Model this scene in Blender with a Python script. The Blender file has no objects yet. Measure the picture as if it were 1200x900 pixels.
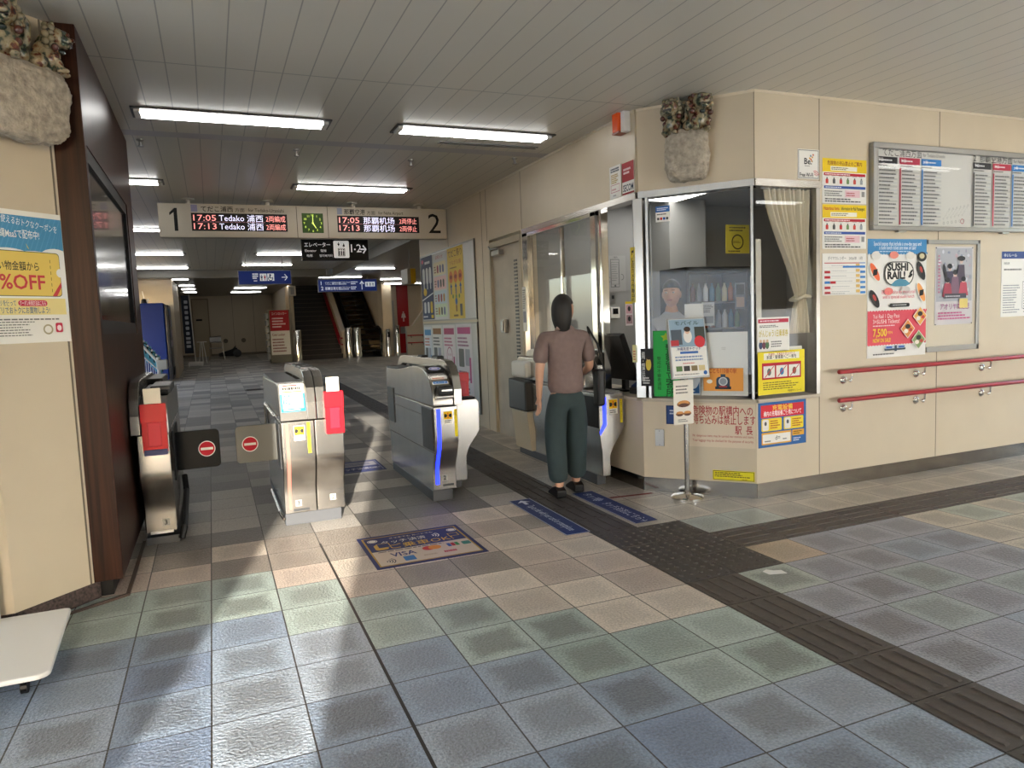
import bpy, bmesh, math, random
from mathutils import Vector, Matrix
random.seed(7)
sc = bpy.context.scene
COL = sc.collection
PI = math.pi

# ------------------------------------------------------------------ camera, sky, sun, exposure
cam_data = bpy.data.cameras.new('camera')
cam_data.sensor_fit = 'HORIZONTAL'; cam_data.sensor_width = 36.0
cam_data.lens = 36.0 * 842.452 / 1200.0
cam_data.clip_start = 0.05; cam_data.clip_end = 300
cam = bpy.data.objects.new('camera', cam_data); COL.objects.link(cam)
_yaw, _pit, _rol = 0.39230943, -0.08932594, -0.03897112
_f = Vector((math.sin(_yaw)*math.cos(_pit), math.cos(_yaw)*math.cos(_pit), math.sin(_pit)))
_r = Vector((math.cos(_yaw), -math.sin(_yaw), 0)); _u = _r.cross(_f)
_r2 = math.cos(_rol)*_r + math.sin(_rol)*_u
_u2 = -math.sin(_rol)*_r + math.cos(_rol)*_u
_m = Matrix((_r2, _u2, -_f)).transposed().to_4x4()
_m.translation = Vector((0.0989, -4.4176, 1.4330))
cam.matrix_world = _m
sc.camera = cam

sc.view_settings.view_transform = 'Standard'
sc.view_settings.look = 'None'
sc.view_settings.gamma = 1.0
sc.view_settings.use_curve_mapping = False
sc.view_settings.exposure = 0.6
sc.cycles.use_denoising = True
sc.cycles.max_bounces = 8
sc.cycles.diffuse_bounces = 5
sc.cycles.glossy_bounces = 4
sc.cycles.transparent_max_bounces = 12
sc.cycles.caustics_reflective = False
sc.cycles.caustics_refractive = False
sc.cycles.sample_clamp_indirect = 4.0

SUN_AZ, SUN_EL = math.radians(14.3), math.radians(12.5)
SUN_STRENGTH, SKY_STRENGTH, TUBE_STRENGTH = 11.5, 1.2, 13.0

world = bpy.data.worlds.new('sky'); sc.world = world
world.use_nodes = True
wn = world.node_tree; wn.nodes.clear()
wo = wn.nodes.new('ShaderNodeOutputWorld'); bg = wn.nodes.new('ShaderNodeBackground')
sky = wn.nodes.new('ShaderNodeTexSky'); sky.sky_type = 'NISHITA'; sky.sun_disc = False
sky.sun_elevation = math.radians(25); sky.sun_rotation = PI + SUN_AZ
sky.air_density = 1.0; sky.dust_density = 1.5; sky.ozone_density = 1.0
bg.inputs['Strength'].default_value = SKY_STRENGTH
wn.links.new(sky.outputs[0], bg.inputs['Color']); wn.links.new(bg.outputs[0], wo.inputs['Surface'])

sd = bpy.data.lights.new('sun', 'SUN'); sd.energy = SUN_STRENGTH; sd.angle = math.radians(0.7)
sd.color = (1.0, 0.92, 0.80)
sun = bpy.data.objects.new('sun', sd); COL.objects.link(sun)
_d = Vector((math.sin(SUN_AZ)*math.cos(SUN_EL), math.cos(SUN_AZ)*math.cos(SUN_EL), -math.sin(SUN_EL)))
sun.rotation_euler = _d.to_track_quat('-Z', 'Y').to_euler()
sun.location = (-3, -12, 6)

# ------------------------------------------------------------------ materials
def lin(h):
    if isinstance(h, (tuple, list)): return tuple(h[:3])
    h = h.lstrip('#'); out = []
    if len(h) == 3: h = ''.join(ch*2 for ch in h)
    for i in (0, 2, 4):
        c = int(h[i:i+2], 16)/255
        out.append(c/12.92 if c <= .04045 else ((c+.055)/1.055)**2.4)
    return tuple(out)

MATS = {}
def mat(name, color='#808080', rough=.5, metal=0.0, emit=0.0, spec=None, noise=0.0, nscale=8.0, bump=0.0, bscale=60.0, stretch=None, coat=0.0):
    if name in MATS: return MATS[name]
    m = bpy.data.materials.new(name); m.use_nodes = True
    nt = m.node_tree; b = nt.nodes['Principled BSDF']
    c = lin(color)
    b.inputs['Base Color'].default_value = (*c, 1); b.inputs['Roughness'].default_value = rough
    b.inputs['Metallic'].default_value = metal
    if spec is not None: b.inputs['Specular IOR Level'].default_value = spec
    if coat: b.inputs['Coat Weight'].default_value = coat; b.inputs['Coat Roughness'].default_value = .15
    if emit:
        b.inputs['Emission Color'].default_value = (*c, 1); b.inputs['Emission Strength'].default_value = emit
    if noise or bump:
        tc = nt.nodes.new('ShaderNodeTexCoord'); mp = nt.nodes.new('ShaderNodeMapping')
        nt.links.new(tc.outputs['Object'], mp.inputs['Vector'])
        if stretch: mp.inputs['Scale'].default_value = stretch
    if noise:
        n = nt.nodes.new('ShaderNodeTexNoise'); n.inputs['Scale'].default_value = nscale; n.inputs['Detail'].default_value = 5
        nt.links.new(mp.outputs[0], n.inputs['Vector'])
        r = nt.nodes.new('ShaderNodeValToRGB')
        r.color_ramp.elements[0].position = .3; r.color_ramp.elements[1].position = .7
        r.color_ramp.elements[0].color = (*[x*(1-noise) for x in c], 1)
        r.color_ramp.elements[1].color = (*[min(1, x*(1+noise)) for x in c], 1)
        nt.links.new(n.outputs['Fac'], r.inputs['Fac']); nt.links.new(r.outputs[0], b.inputs['Base Color'])
    if bump:
        n2 = nt.nodes.new('ShaderNodeTexNoise'); n2.inputs['Scale'].default_value = bscale; n2.inputs['Detail'].default_value = 3
        nt.links.new(mp.outputs[0], n2.inputs['Vector'])
        bp = nt.nodes.new('ShaderNodeBump'); bp.inputs['Strength'].default_value = bump; bp.inputs['Distance'].default_value = .01
        nt.links.new(n2.outputs['Fac'], bp.inputs['Height']); nt.links.new(bp.outputs[0], b.inputs['Normal'])
    MATS[name] = m
    return m

def ink(h):
    if h.startswith('B'):                  # ink on a backlit sign face
        return mat('backlit_'+h[1:].lstrip('#'), h[1:], .5, emit=.28)
    if h.startswith('E'):
        return mat('led_'+h[1:], h[1:], .5, emit=.75)
    return mat('ink_'+h.lstrip('#'), h, .5, spec=.25)

M = dict(
 wall=mat('cream_wall_panel', '#c9bba3', .42, noise=.03, nscale=3),
 wall_far=mat('far_wall_panel', '#bfb199', .5, noise=.03, nscale=2),
 joint=mat('panel_joint', '#6f6556', .7),
 kick=mat('steel_kickplate', (.34, .32, .29), .16, 1.0, noise=.12, nscale=6, bump=.01, bscale=30),
 steel=mat('brushed_steel', (.42, .40, .37), .24, 1.0, noise=.08, nscale=9, bump=.12, bscale=2.2, stretch=(1, 1, .35)),
 steel_d=mat('worn_steel', (.40, .39, .37), .3, 1.0, noise=.1, nscale=10),
 chrome=mat('polished_chrome', (.78, .76, .73), .1, 1.0),
 alu=mat('grey_aluminium', '#9b9a97', .35, .7),
 white=mat('white_plastic', '#e9e7e2', .35),
 offwhite=mat('offwhite_board', '#cfcabf', .45),
 paper=mat('white_paper', '#efeeea', .6),
 black=mat('black_plastic', '#0b0b0c', .4, spec=.3),
 dgrey=mat('dark_grey_plastic', '#2d2e30', .4),
 mgrey=mat('mid_grey_plastic', '#6a6b6c', .45),
 red=mat('red_acrylic', '#c00016', .35, spec=.3),
 rail=mat('red_handrail', '#960f1d', .3, coat=.3),
 plinth=mat('gate_plinth', '#3f4145', .5),
 granite=mat('speckled_granite', '#4a3b35', .5, noise=.75, nscale=70),
 door=mat('worn_door_paint', '#b3a999', .5, noise=.14, nscale=4),
 stone=mat('rough_limestone', '#a89f90', .9, noise=.3, nscale=30, bump=1.0, bscale=55),
 tactile=mat('dark_tactile_tile', '#4d453f', .6, noise=.16, nscale=30, bump=.15, bscale=200),
 tactile_d=mat('darker_tactile_tile', '#3f3935', .55, noise=.12, nscale=30, bump=.1, bscale=200),
 ledblue=mat('blue_led_strip', '#1c2bff', .4, emit=3.0),
 grey_in=mat('office_grey_wall', '#8f8f8d', .5),
 curtain=mat('cream_curtain', '#d8ceb9', .9, bump=.1, bscale=300),
 navy=mat('navy_blue_paint', '#06205e', .45, spec=.2, noise=.03, nscale=3),
)

def glass_mat(name, tint, alpha, rough=.02, refl=.32):
    if name in MATS: return MATS[name]
    m = bpy.data.materials.new(name); m.use_nodes = True
    nt = m.node_tree; nt.nodes.clear()
    o = nt.nodes.new('ShaderNodeOutputMaterial'); mx = nt.nodes.new('ShaderNodeMixShader')
    t = nt.nodes.new('ShaderNodeBsdfTransparent'); g = nt.nodes.new('ShaderNodeBsdfGlossy')
    fr = nt.nodes.new('ShaderNodeFresnel'); fr.inputs['IOR'].default_value = 1.5; ge = nt.nodes.new('ShaderNodeNewGeometry'); fb = nt.nodes.new('ShaderNodeMath'); fb.operation = 'SUBTRACT'; fb.inputs[0].default_value = 1.0; fm = nt.nodes.new('ShaderNodeMath'); fm.operation = 'MULTIPLY'
    ma = nt.nodes.new('ShaderNodeMath'); ma.operation = 'MULTIPLY_ADD'; ma.inputs[1].default_value = refl; ma.inputs[2].default_value = alpha
    t.inputs['Color'].default_value = (*tint, 1); g.inputs['Roughness'].default_value = rough
    g.inputs['Color'].default_value = (.95, .95, .95, 1)
    nt.links.new(fr.outputs[0], ma.inputs[0]); nt.links.new(ge.outputs['Backfacing'], fb.inputs[1]); nt.links.new(ma.outputs[0], fm.inputs[0]); nt.links.new(fb.outputs[0], fm.inputs[1]); nt.links.new(fm.outputs[0], mx.inputs['Fac'])
    nt.links.new(t.outputs[0], mx.inputs[1]); nt.links.new(g.outputs[0], mx.inputs[2]); nt.links.new(mx.outputs[0], o.inputs['Surface'])
    MATS[name] = m
    return m
M['glass'] = glass_mat('window_glass', (.975, .98, .975), .02)
def added_frosted():  # translucent glass for the added hall windows, spreads sunlight indoors
    m = bpy.data.materials.new('added_frosted_glass'); m.use_nodes = True
    nt = m.node_tree; nt.nodes.clear(); o = nt.nodes.new('ShaderNodeOutputMaterial')
    t = nt.nodes.new('ShaderNodeBsdfTranslucent'); t.inputs['Color'].default_value = (.86, .89, .91, 1)
    nt.links.new(t.outputs[0], o.inputs['Surface']); return m
M['added_frosted'] = added_frosted()
M['acrylic'] = glass_mat('clear_acrylic', (.985, .985, .985), .005, .02, .2)

def wood_mat():
    m = bpy.data.materials.new('dark_walnut_panel'); m.use_nodes = True
    nt = m.node_tree; b = nt.nodes['Principled BSDF']
    tc = nt.nodes.new('ShaderNodeTexCoord'); mp = nt.nodes.new('ShaderNodeMapping'); mp.inputs['Scale'].default_value = (14, 14, .35)
    n = nt.nodes.new('ShaderNodeTexNoise'); n.inputs['Scale'].default_value = 3.5; n.inputs['Detail'].default_value = 8; n.inputs['Distortion'].default_value = .4
    r = nt.nodes.new('ShaderNodeValToRGB')
    r.color_ramp.elements[0].position = .32; r.color_ramp.elements[0].color = (*lin('#1d0e09'), 1)
    r.color_ramp.elements[1].position = .68; r.color_ramp.elements[1].color = (*lin('#3d2116'), 1)
    nt.links.new(tc.outputs['Object'], mp.inputs[0]); nt.links.new(mp.outputs[0], n.inputs['Vector'])
    nt.links.new(n.outputs['Fac'], r.inputs['Fac']); nt.links.new(r.outputs[0], b.inputs['Base Color'])
    b.inputs['Roughness'].default_value = .4; b.inputs['Specular IOR Level'].default_value = .15
    return m
M['wood'] = wood_mat()

def ceiling_mat():
    # long narrow metal spandrels running along the corridor, cross joints every few metres
    m = bpy.data.materials.new('metal_spandrel_ceiling'); m.use_nodes = True
    nt = m.node_tree; b = nt.nodes['Principled BSDF']; L = nt.links.new
    tc = nt.nodes.new('ShaderNodeTexCoord'); sp = nt.nodes.new('ShaderNodeSeparateXYZ'); L(tc.outputs['Object'], sp.inputs[0])
    def mth(op, a, bb=None, c=None):
        n = nt.nodes.new('ShaderNodeMath'); n.operation = op
        for i, v in enumerate((a, bb, c)):
            if v is None: continue
            if isinstance(v, (int, float)): n.inputs[i].default_value = v
            else: L(v, n.inputs[i])
        return n.outputs[0]
    fx = mth('FRACT', mth('MULTIPLY_ADD', sp.outputs[0], 1/.1675, 100.75))
    sx = mth('LESS_THAN', mth('ABSOLUTE', mth('SUBTRACT', fx, .5)), .022)
    def seam(y, w): return mth('LESS_THAN', mth('ABSOLUTE', mth('SUBTRACT', sp.outputs[1], y)), w)
    s2 = mth('MAXIMUM', seam(.43, .006), mth('MAXIMUM', seam(5.4, .006), seam(11.0, .008)))
    band = seam(2.14, .085)
    seams = mth('MAXIMUM', sx, s2)
    mx = nt.nodes.new('ShaderNodeMix'); mx.data_type = 'RGBA'
    mx.inputs[6].default_value = (*lin('#cfcabe'), 1); mx.inputs[7].default_value = (*lin('#8a8983'), 1)
    L(mth('MULTIPLY', seams, .8), mx.inputs[0])
    mx2 = nt.nodes.new('ShaderNodeMix'); mx2.data_type = 'RGBA'
    L(mx.outputs[2], mx2.inputs[6]); mx2.inputs[7].default_value = (*lin('#b3b0b3'), 1); L(band, mx2.inputs[0])
    L(mx2.outputs[2], b.inputs['Base Color'])
    b.inputs['Roughness'].default_value = .3
    b.inputs['Specular IOR Level'].default_value = .45
    return m
M['ceil'] = ceiling_mat()

def floor_mat():
    m = bpy.data.materials.new('glazed_floor_tiles'); m.use_nodes = True
    nt = m.node_tree; b = nt.nodes['Principled BSDF']; L = nt.links.new
    tc = nt.nodes.new('ShaderNodeTexCoord'); sp = nt.nodes.new('ShaderNodeSeparateXYZ'); L(tc.outputs['Object'], sp.inputs[0])
    at = nt.nodes.new('ShaderNodeAttribute'); at.attribute_name = 'tile_color'
    def mth(op, a, bb=None, c=None):
        n = nt.nodes.new('ShaderNodeMath'); n.operation = op
        for i, v in enumerate((a, bb, c)):
            if v is None: continue
            if isinstance(v, (int, float)): n.inputs[i].default_value = v
            else: L(v, n.inputs[i])
        return n.outputs[0]
    fx = mth('ABSOLUTE', mth('SUBTRACT', mth('FRACT', mth('MULTIPLY_ADD', sp.outputs[0], 3, 90)), .5))
    fy = mth('ABSOLUTE', mth('SUBTRACT', mth('FRACT', mth('MULTIPLY_ADD', sp.outputs[1], 3, 90)), .5))
    d = mth('MAXIMUM', fx, fy)
    joint = mth('GREATER_THAN', d, .4905)
    nz = nt.nodes.new('ShaderNodeTexNoise'); nz.inputs['Scale'].default_value = 9; nz.inputs['Detail'].default_value = 3
    L(tc.outputs['Object'], nz.inputs['Vector'])
    # speckle of the glaze
    sn = nt.nodes.new('ShaderNodeTexNoise'); sn.inputs['Scale'].default_value = 95; sn.inputs['Detail'].default_value = 2
    L(tc.outputs['Object'], sn.inputs['Vector'])
    dw = mth('ADD', mth('MULTIPLY_ADD', sn.outputs['Fac'], .20, -.10), mth('ADD', d, mth('MULTIPLY_ADD', nz.outputs['Fac'], .22, -.11)))
    mr = nt.nodes.new('ShaderNodeMapRange'); mr.interpolation_type = 'SMOOTHSTEP'
    mr.inputs[1].default_value = .22; mr.inputs[2].default_value = .46; mr.inputs[3].default_value = 1; mr.inputs[4].default_value = 0
    L(dw, mr.inputs[0])
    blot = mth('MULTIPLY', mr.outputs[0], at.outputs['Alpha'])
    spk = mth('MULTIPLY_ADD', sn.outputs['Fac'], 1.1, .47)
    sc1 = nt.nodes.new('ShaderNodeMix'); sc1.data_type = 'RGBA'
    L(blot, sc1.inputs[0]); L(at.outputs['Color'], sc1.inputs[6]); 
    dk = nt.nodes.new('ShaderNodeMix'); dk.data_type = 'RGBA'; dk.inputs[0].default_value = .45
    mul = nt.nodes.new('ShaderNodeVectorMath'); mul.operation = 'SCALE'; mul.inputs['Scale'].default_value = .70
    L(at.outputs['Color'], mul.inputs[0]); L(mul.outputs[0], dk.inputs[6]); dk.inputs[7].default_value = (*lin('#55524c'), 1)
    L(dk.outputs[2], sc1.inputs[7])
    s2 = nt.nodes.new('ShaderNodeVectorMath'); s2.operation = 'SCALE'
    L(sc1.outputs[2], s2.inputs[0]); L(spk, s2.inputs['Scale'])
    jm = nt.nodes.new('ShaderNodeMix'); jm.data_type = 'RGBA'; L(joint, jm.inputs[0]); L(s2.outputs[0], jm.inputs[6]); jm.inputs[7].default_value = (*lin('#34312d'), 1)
    L(jm.outputs[2], b.inputs['Base Color'])
    b.inputs['Roughness'].default_value = .38
    b.inputs['Specular IOR Level'].default_value = .5
    bn = nt.nodes.new('ShaderNodeTexNoise'); bn.inputs['Scale'].default_value = 75; bn.inputs['Detail'].default_value = 3
    L(tc.outputs['Object'], bn.inputs['Vector'])
    hb = mth('SUBTRACT', mth('MULTIPLY', bn.outputs['Fac'], .5), mth('MULTIPLY', joint, .8))
    bp = nt.nodes.new('ShaderNodeBump'); bp.inputs['Strength'].default_value = .9; bp.inputs['Distance'].default_value = .018
    L(hb, bp.inputs['Height']); L(bp.outputs[0], b.inputs['Normal'])
    return m
M['floor'] = floor_mat()

# ------------------------------------------------------------------ mesh helpers
class MB:
    def __init__(s): s.v = []; s.f = []; s.m = []
    def add(s, vs, fs, k=0):
        o = len(s.v); s.v += [tuple(p) for p in vs]; s.f += [tuple(i+o for i in f) for f in fs]; s.m += [k]*len(fs); return s
    def box(s, x0, x1, y0, y1, z0, z1, k=0):
        return s.add([(x0,y0,z0),(x1,y0,z0),(x1,y1,z0),(x0,y1,z0),(x0,y0,z1),(x1,y0,z1),(x1,y1,z1),(x0,y1,z1)],
                     [(0,3,2,1),(4,5,6,7),(0,1,5,4),(1,2,6,5),(2,3,7,6),(3,0,4,7)], k)
    def prism(s, poly, axis, a, b, k=0):
        n = len(poly)
        def P(p, t): return {'x': (t,p[0],p[1]), 'y': (p[0],t,p[1]), 'z': (p[0],p[1],t)}[axis]
        vs = [P(p, a) for p in poly] + [P(p, b) for p in poly]
        fs = [tuple(range(n-1,-1,-1)), tuple(range(n,2*n))] + [(i,(i+1)%n,n+(i+1)%n,n+i) for i in range(n)]
        return s.add(vs, fs, k)
    def tube(s, pts, r, n=10, k=0, caps=True):
        pts = [Vector(p) for p in pts]; rs = r if isinstance(r, (list, tuple)) else [r]*len(pts)
        o = len(s.v); up = None
        for i, p in enumerate(pts):
            t = (pts[min(i+1,len(pts)-1)] - pts[max(i-1,0)]).normalized()
            if up is None:
                up = Vector((0,0,1)) if abs(t.z) < .9 else Vector((1,0,0))
            a = t.cross(up).normalized(); bb = a.cross(t).normalized(); up = bb
            for j in range(n):
                q = p + rs[i]*(math.cos(2*PI*j/n)*a + math.sin(2*PI*j/n)*bb); s.v.append(tuple(q))
        for i in range(len(pts)-1):
            for j in range(n):
                s.f.append((o+i*n+j, o+i*n+(j+1)%n, o+(i+1)*n+(j+1)%n, o+(i+1)*n+j)); s.m.append(k)
        if caps:
            s.f.append(tuple(o+j for j in range(n-1,-1,-1))); s.m.append(k)
            e = o+(len(pts)-1)*n; s.f.append(tuple(e+j for j in range(n))); s.m.append(k)
        return s
    def lathe(s, prof, c=(0,0,0), n=20, k=0, axis='z'):
        o = len(s.v)
        for r, z in prof:
            for j in range(n):
                a = 2*PI*j/n; x, y = r*math.cos(a), r*math.sin(a)
                p = {'z': (x,y,z), 'y': (x,z,-y), 'x': (z,x,y)}[axis]
                s.v.append((c[0]+p[0], c[1]+p[1], c[2]+p[2]))
        for i in range(len(prof)-1):
            for j in range(n):
                s.f.append((o+i*n+j, o+i*n+(j+1)%n, o+(i+1)*n+(j+1)%n, o+(i+1)*n+j)); s.m.append(k)
        s.f.append(tuple(o+j for j in range(n-1,-1,-1))); s.m.append(k)
        e = o+(len(prof)-1)*n; s.f.append(tuple(e+j for j in range(n))); s.m.append(k)
        return s
    def ball(s, c, r, nu=12, nv=8, k=0):
        if not isinstance(r, (tuple, list)): r = (r,r,r)
        prof = []
        o = len(s.v)
        for i in range(nv+1):
            t = PI*i/nv
            for j in range(nu):
                a = 2*PI*j/nu
                s.v.append((c[0]+r[0]*math.sin(t)*math.cos(a), c[1]+r[1]*math.sin(t)*math.sin(a), c[2]-r[2]*math.cos(t)))
        for i in range(nv):
            for j in range(nu):
                s.f.append((o+i*nu+j, o+i*nu+(j+1)%nu, o+(i+1)*nu+(j+1)%nu, o+(i+1)*nu+j)); s.m.append(k)
        return s
    def build(s, name, mats, parent=None, loc=(0,0,0), rot=(0,0,0), smooth=False, bevel=0, seg=2):
        me = bpy.data.meshes.new(name); me.from_pydata(s.v, [], s.f)
        if not isinstance(mats, (list, tuple)): mats = [mats]
        for mm in mats: me.materials.append(mm)
        me.polygons.foreach_set('material_index', s.m)
        if smooth:
            me.polygons.foreach_set('use_smooth', [True]*len(s.f))
        me.update()
        bm = bmesh.new(); bm.from_mesh(me); bmesh.ops.recalc_face_normals(bm, faces=bm.faces) if not getattr(s,'keep',False) else None
        bm.to_mesh(me); bm.free()
        o = bpy.data.objects.new(name, me); COL.objects.link(o)
        o.location = loc; o.rotation_euler = rot
        if parent: o.parent = parent
        if bevel:
            md = o.modifiers.new('bevel', 'BEVEL'); md.width = bevel; md.segments = seg; md.limit_method = 'ANGLE'; md.angle_limit = math.radians(40)
            if smooth is None or bevel >= .008:
                me.polygons.foreach_set('use_smooth', [True]*len(me.polygons)); 
                wn_ = o.modifiers.new('wn', 'WEIGHTED_NORMAL'); wn_.keep_sharp = True
        elif smooth == 'auto':
            md = o.modifiers.new('split', 'EDGE_SPLIT'); md.split_angle = math.radians(38)
        return o

def tag(o, label=None, cat=None, group=None, kind=None):
    if label: o['label'] = label
    if cat: o['category'] = cat
    if group: o['group'] = group
    if kind: o['kind'] = kind
    return o
def thing(name, label, cat, loc=(0,0,0), rz=0, group=None):
    o = bpy.data.objects.new(name, None); COL.objects.link(o)
    o.location = loc; o.rotation_euler = (0,0,rz); o.empty_display_size = .1
    return tag(o, label, cat, group)
def struct(name, b, m, **kw):
    return tag(b.build(name, m, **kw), kind='structure')
def dup(root, label, loc=None, rz=None):
    r = root.copy(); COL.objects.link(r)
    if loc: r.location = loc
    if rz is not None: r.rotation_euler = (0,0,rz)
    r['label'] = label
    for ch in list(root.children):
        c = ch.copy(); COL.objects.link(c); c.parent = r
        for g in list(ch.children):
            e = g.copy(); COL.objects.link(e); e.parent = c
    return r
def zf(y): return max(0.0, .016*(y-.3))      # the concourse floor rises gently beyond the gates
DEG = math.radians

# ------------------------------------------------------------------ lettering and printed graphics
_tc = {}
def text_geo(sx, bold):
    key = (sx, bold)
    if key in _tc: return _tc[key]
    c = bpy.data.curves.new('t', 'FONT'); c.body = sx; c.size = 1; c.resolution_u = 2
    if bold: c.offset = .009 if any(ord(q) > 0x2e80 for q in sx) else (.05 if bold == 2 else .018)
    o = bpy.data.objects.new('t', c); COL.objects.link(o)
    dg = bpy.context.evaluated_depsgraph_get(); dg.update()
    me = bpy.data.meshes.new_from_object(o.evaluated_get(dg))
    vs = [(v.co.x, v.co.y) for v in me.vertices]; fs = [tuple(p.vertices) for p in me.polygons]
    bpy.data.objects.remove(o); bpy.data.curves.remove(c); bpy.data.meshes.remove(me)
    if vs:
        x0 = min(v[0] for v in vs); x1 = max(v[0] for v in vs); y0 = min(v[1] for v in vs); y1 = max(v[1] for v in vs)
    else: x0 = x1 = y0 = y1 = 0
    _tc[key] = (vs, fs, x0, x1, y0, y1)
    return _tc[key]

class Sheet:
    """A printed sheet: a thin body plus ink shapes, one mesh. Local x right, z up, front -y; coordinates are fractions of w and h."""
    def __init__(s, w, h, base='#f2f1ec', thick=.002, body=True):
        s.w, s.h = w, h; s.b = MB(); s.b.keep = True; s.mats = []; s.ix = {}; s.n = 0; s.step = .00012
        if body: s.b.box(0, w, -thick, 0, 0, h, s.k(base))
        s.th = thick
    def k(s, c):
        if c not in s.ix:
            s.ix[c] = len(s.mats); s.mats.append(c if not isinstance(c, str) else ink(c))
        return s.ix[c]
    def lay(s):
        s.n += 1; return -s.th - .0004 - s.step*s.n
    def raw(s, pts, fs, c, y=None):
        if y is None: y = s.lay()
        s.b.add([(min(max(p[0],0),s.w), y, min(max(p[1],0),s.h)) for p in pts], fs, s.k(c))
    def p(s, pts, c):                        # polygon, counter-clockwise
        q = [(x*s.w, y*s.h) for x, y in pts]
        s.raw(q, [tuple(range(len(q)))], c); return s
    def r(s, x, y, w, h, c, rad=0):
        if not rad: return s.p([(x,y),(x+w,y),(x+w,y+h),(x,y+h)], c)
        R = rad*min(w*s.w, h*s.h); X,Y,W,H = x*s.w, y*s.h, w*s.w, h*s.h; q = []
        for cx, cy, a0 in ((X+W-R,Y+R,-90),(X+W-R,Y+H-R,0),(X+R,Y+H-R,90),(X+R,Y+R,180)):
            for i in range(5):
                a = DEG(a0+22.5*i); q.append((cx+R*math.cos(a), cy+R*math.sin(a)))
        s.raw(q, [tuple(range(len(q)))], c); return s
    def o(s, x, y, w, h, t, c):              # outline; t in metres
        tx, ty = t/s.w, t/s.h
        yv = s.lay()
        for a in ((x,y,w,ty),(x,y+h-ty,w,ty),(x,y,tx,h),(x+w-tx,y,tx,h)):
            q = [(a[0]*s.w,a[1]*s.h),((a[0]+a[2])*s.w,a[1]*s.h),((a[0]+a[2])*s.w,(a[1]+a[3])*s.h),(a[0]*s.w,(a[1]+a[3])*s.h)]
            s.raw(q, [(0,1,2,3)], c, yv)
        return s
    def e(s, cx, cy, rx, ry, c, n=20, rot=0):      # ellipse; radii in metres
        q = []
        for i in range(n):
            a = 2*PI*i/n; x, y = rx*math.cos(a), ry*math.sin(a)
            q.append((cx*s.w + x*math.cos(rot)-y*math.sin(rot), cy*s.h + x*math.sin(rot)+y*math.cos(rot)))
        s.raw(q, [tuple(range(n))], c); return s
    def ring(s, cx, cy, r0, r1, c, a0=0, a1=360, n=20):
        q = []; m = n
        for i in range(m+1):
            a = DEG(a0+(a1-a0)*i/m)
            q += [(cx*s.w+r0*math.cos(a), cy*s.h+r0*math.sin(a)), (cx*s.w+r1*math.cos(a), cy*s.h+r1*math.sin(a))]
        s.raw(q, [(2*i,2*i+1,2*i+3,2*i+2) for i in range(m)], c); return s
    def t(s, x, y, size, txt, c, al='l', w=None, bold=False, rot=0):    # size = glyph height in metres; w = fit width in metres
        vs, fs, x0, x1, y0, y1 = text_geo(txt, bold)
        if not vs: return s
        k = size/.84 if any(ord(ch) > 0x2e80 for ch in txt) else size/.70
        kx = k if w is None else w/max(1e-6, x1-x0)
        W = (x1-x0)*kx; off = {'l': 0, 'c': -W/2, 'r': -W}[al]
        q = []
        for a, bb in vs:
            px, py = (a-x0)*kx + off, bb*k
            q.append((x*s.w + px*math.cos(rot)-py*math.sin(rot), y*s.h + px*math.sin(rot)+py*math.cos(rot)))
        s.raw(q, fs, c); return s
    def tv(s, x, y, size, txt, c, step=1.12, bold=False):      # vertical setting, x = centre
        for i, ch in enumerate(txt): s.t(x, y - (i+1)*size*step/s.h, size, ch, c, 'c', bold=bold)
        return s
    def l(s, x, y, w, h, n, c, fill=.5, ragged=True):          # rows of text too small to read
        yv = s.lay(); rh = h/n; rnd = random.Random(int((x*31+y*17+w*7)*1000)+n)
        for i in range(n):
            ww = w*(rnd.uniform(.6, 1) if ragged else 1); px = x
            while px < x+ww:
                d = rnd.uniform(.02, .09)*w + .004/s.w
                x1 = min(px+d, x+ww); yy = y+h-(i+1)*rh
                q = [(px*s.w,(yy+rh*(1-fill)/2)*s.h),(x1*s.w,(yy+rh*(1-fill)/2)*s.h),(x1*s.w,(yy+rh*(1+fill)/2)*s.h),(px*s.w,(yy+rh*(1+fill)/2)*s.h)]
                s.raw(q, [(0,1,2,3)], c, yv)
                px = x1 + .012*w + .001/s.w
        return s
    def build(s, name, loc=(0,0,0), rz=0, parent=None, rx=0, ry=0):
        return s.b.build(name, s.mats, parent, loc, (rx, ry, rz))
SIDE = DEG(-90); CHAM = math.atan2(-.665, .575); LEFTC = DEG(45); FLOORX = DEG(-90)
def onw(x0, x1, z0, z1): return (x0, -.145, z0), x1-x0, z1-z0                # box on the right wall
def ons(y0, y1, z0, z1, x=3.27): return (x, y1, z0), y1-y0, z1-z0            # on the side wall, y1 is the left end
CA, CB = Vector((3.28, .52)), Vector((3.855, -.145))
CL = (CB-CA).length; CD = (CB-CA)/CL; CN = Vector((CD.y, -CD.x)); CN = CN if CN.y < 0 else -CN   # towards the viewer
def onc(x0, x1, z0, off=0.0):                                               # on the chamfer, from world x0 to x1
    t0 = (x0-CA.x)/CD.x; t1 = (x1-CA.x)/CD.x; p = CA + CD*t0 + CN*off
    return (p.x, p.y, z0), t1-t0

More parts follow.
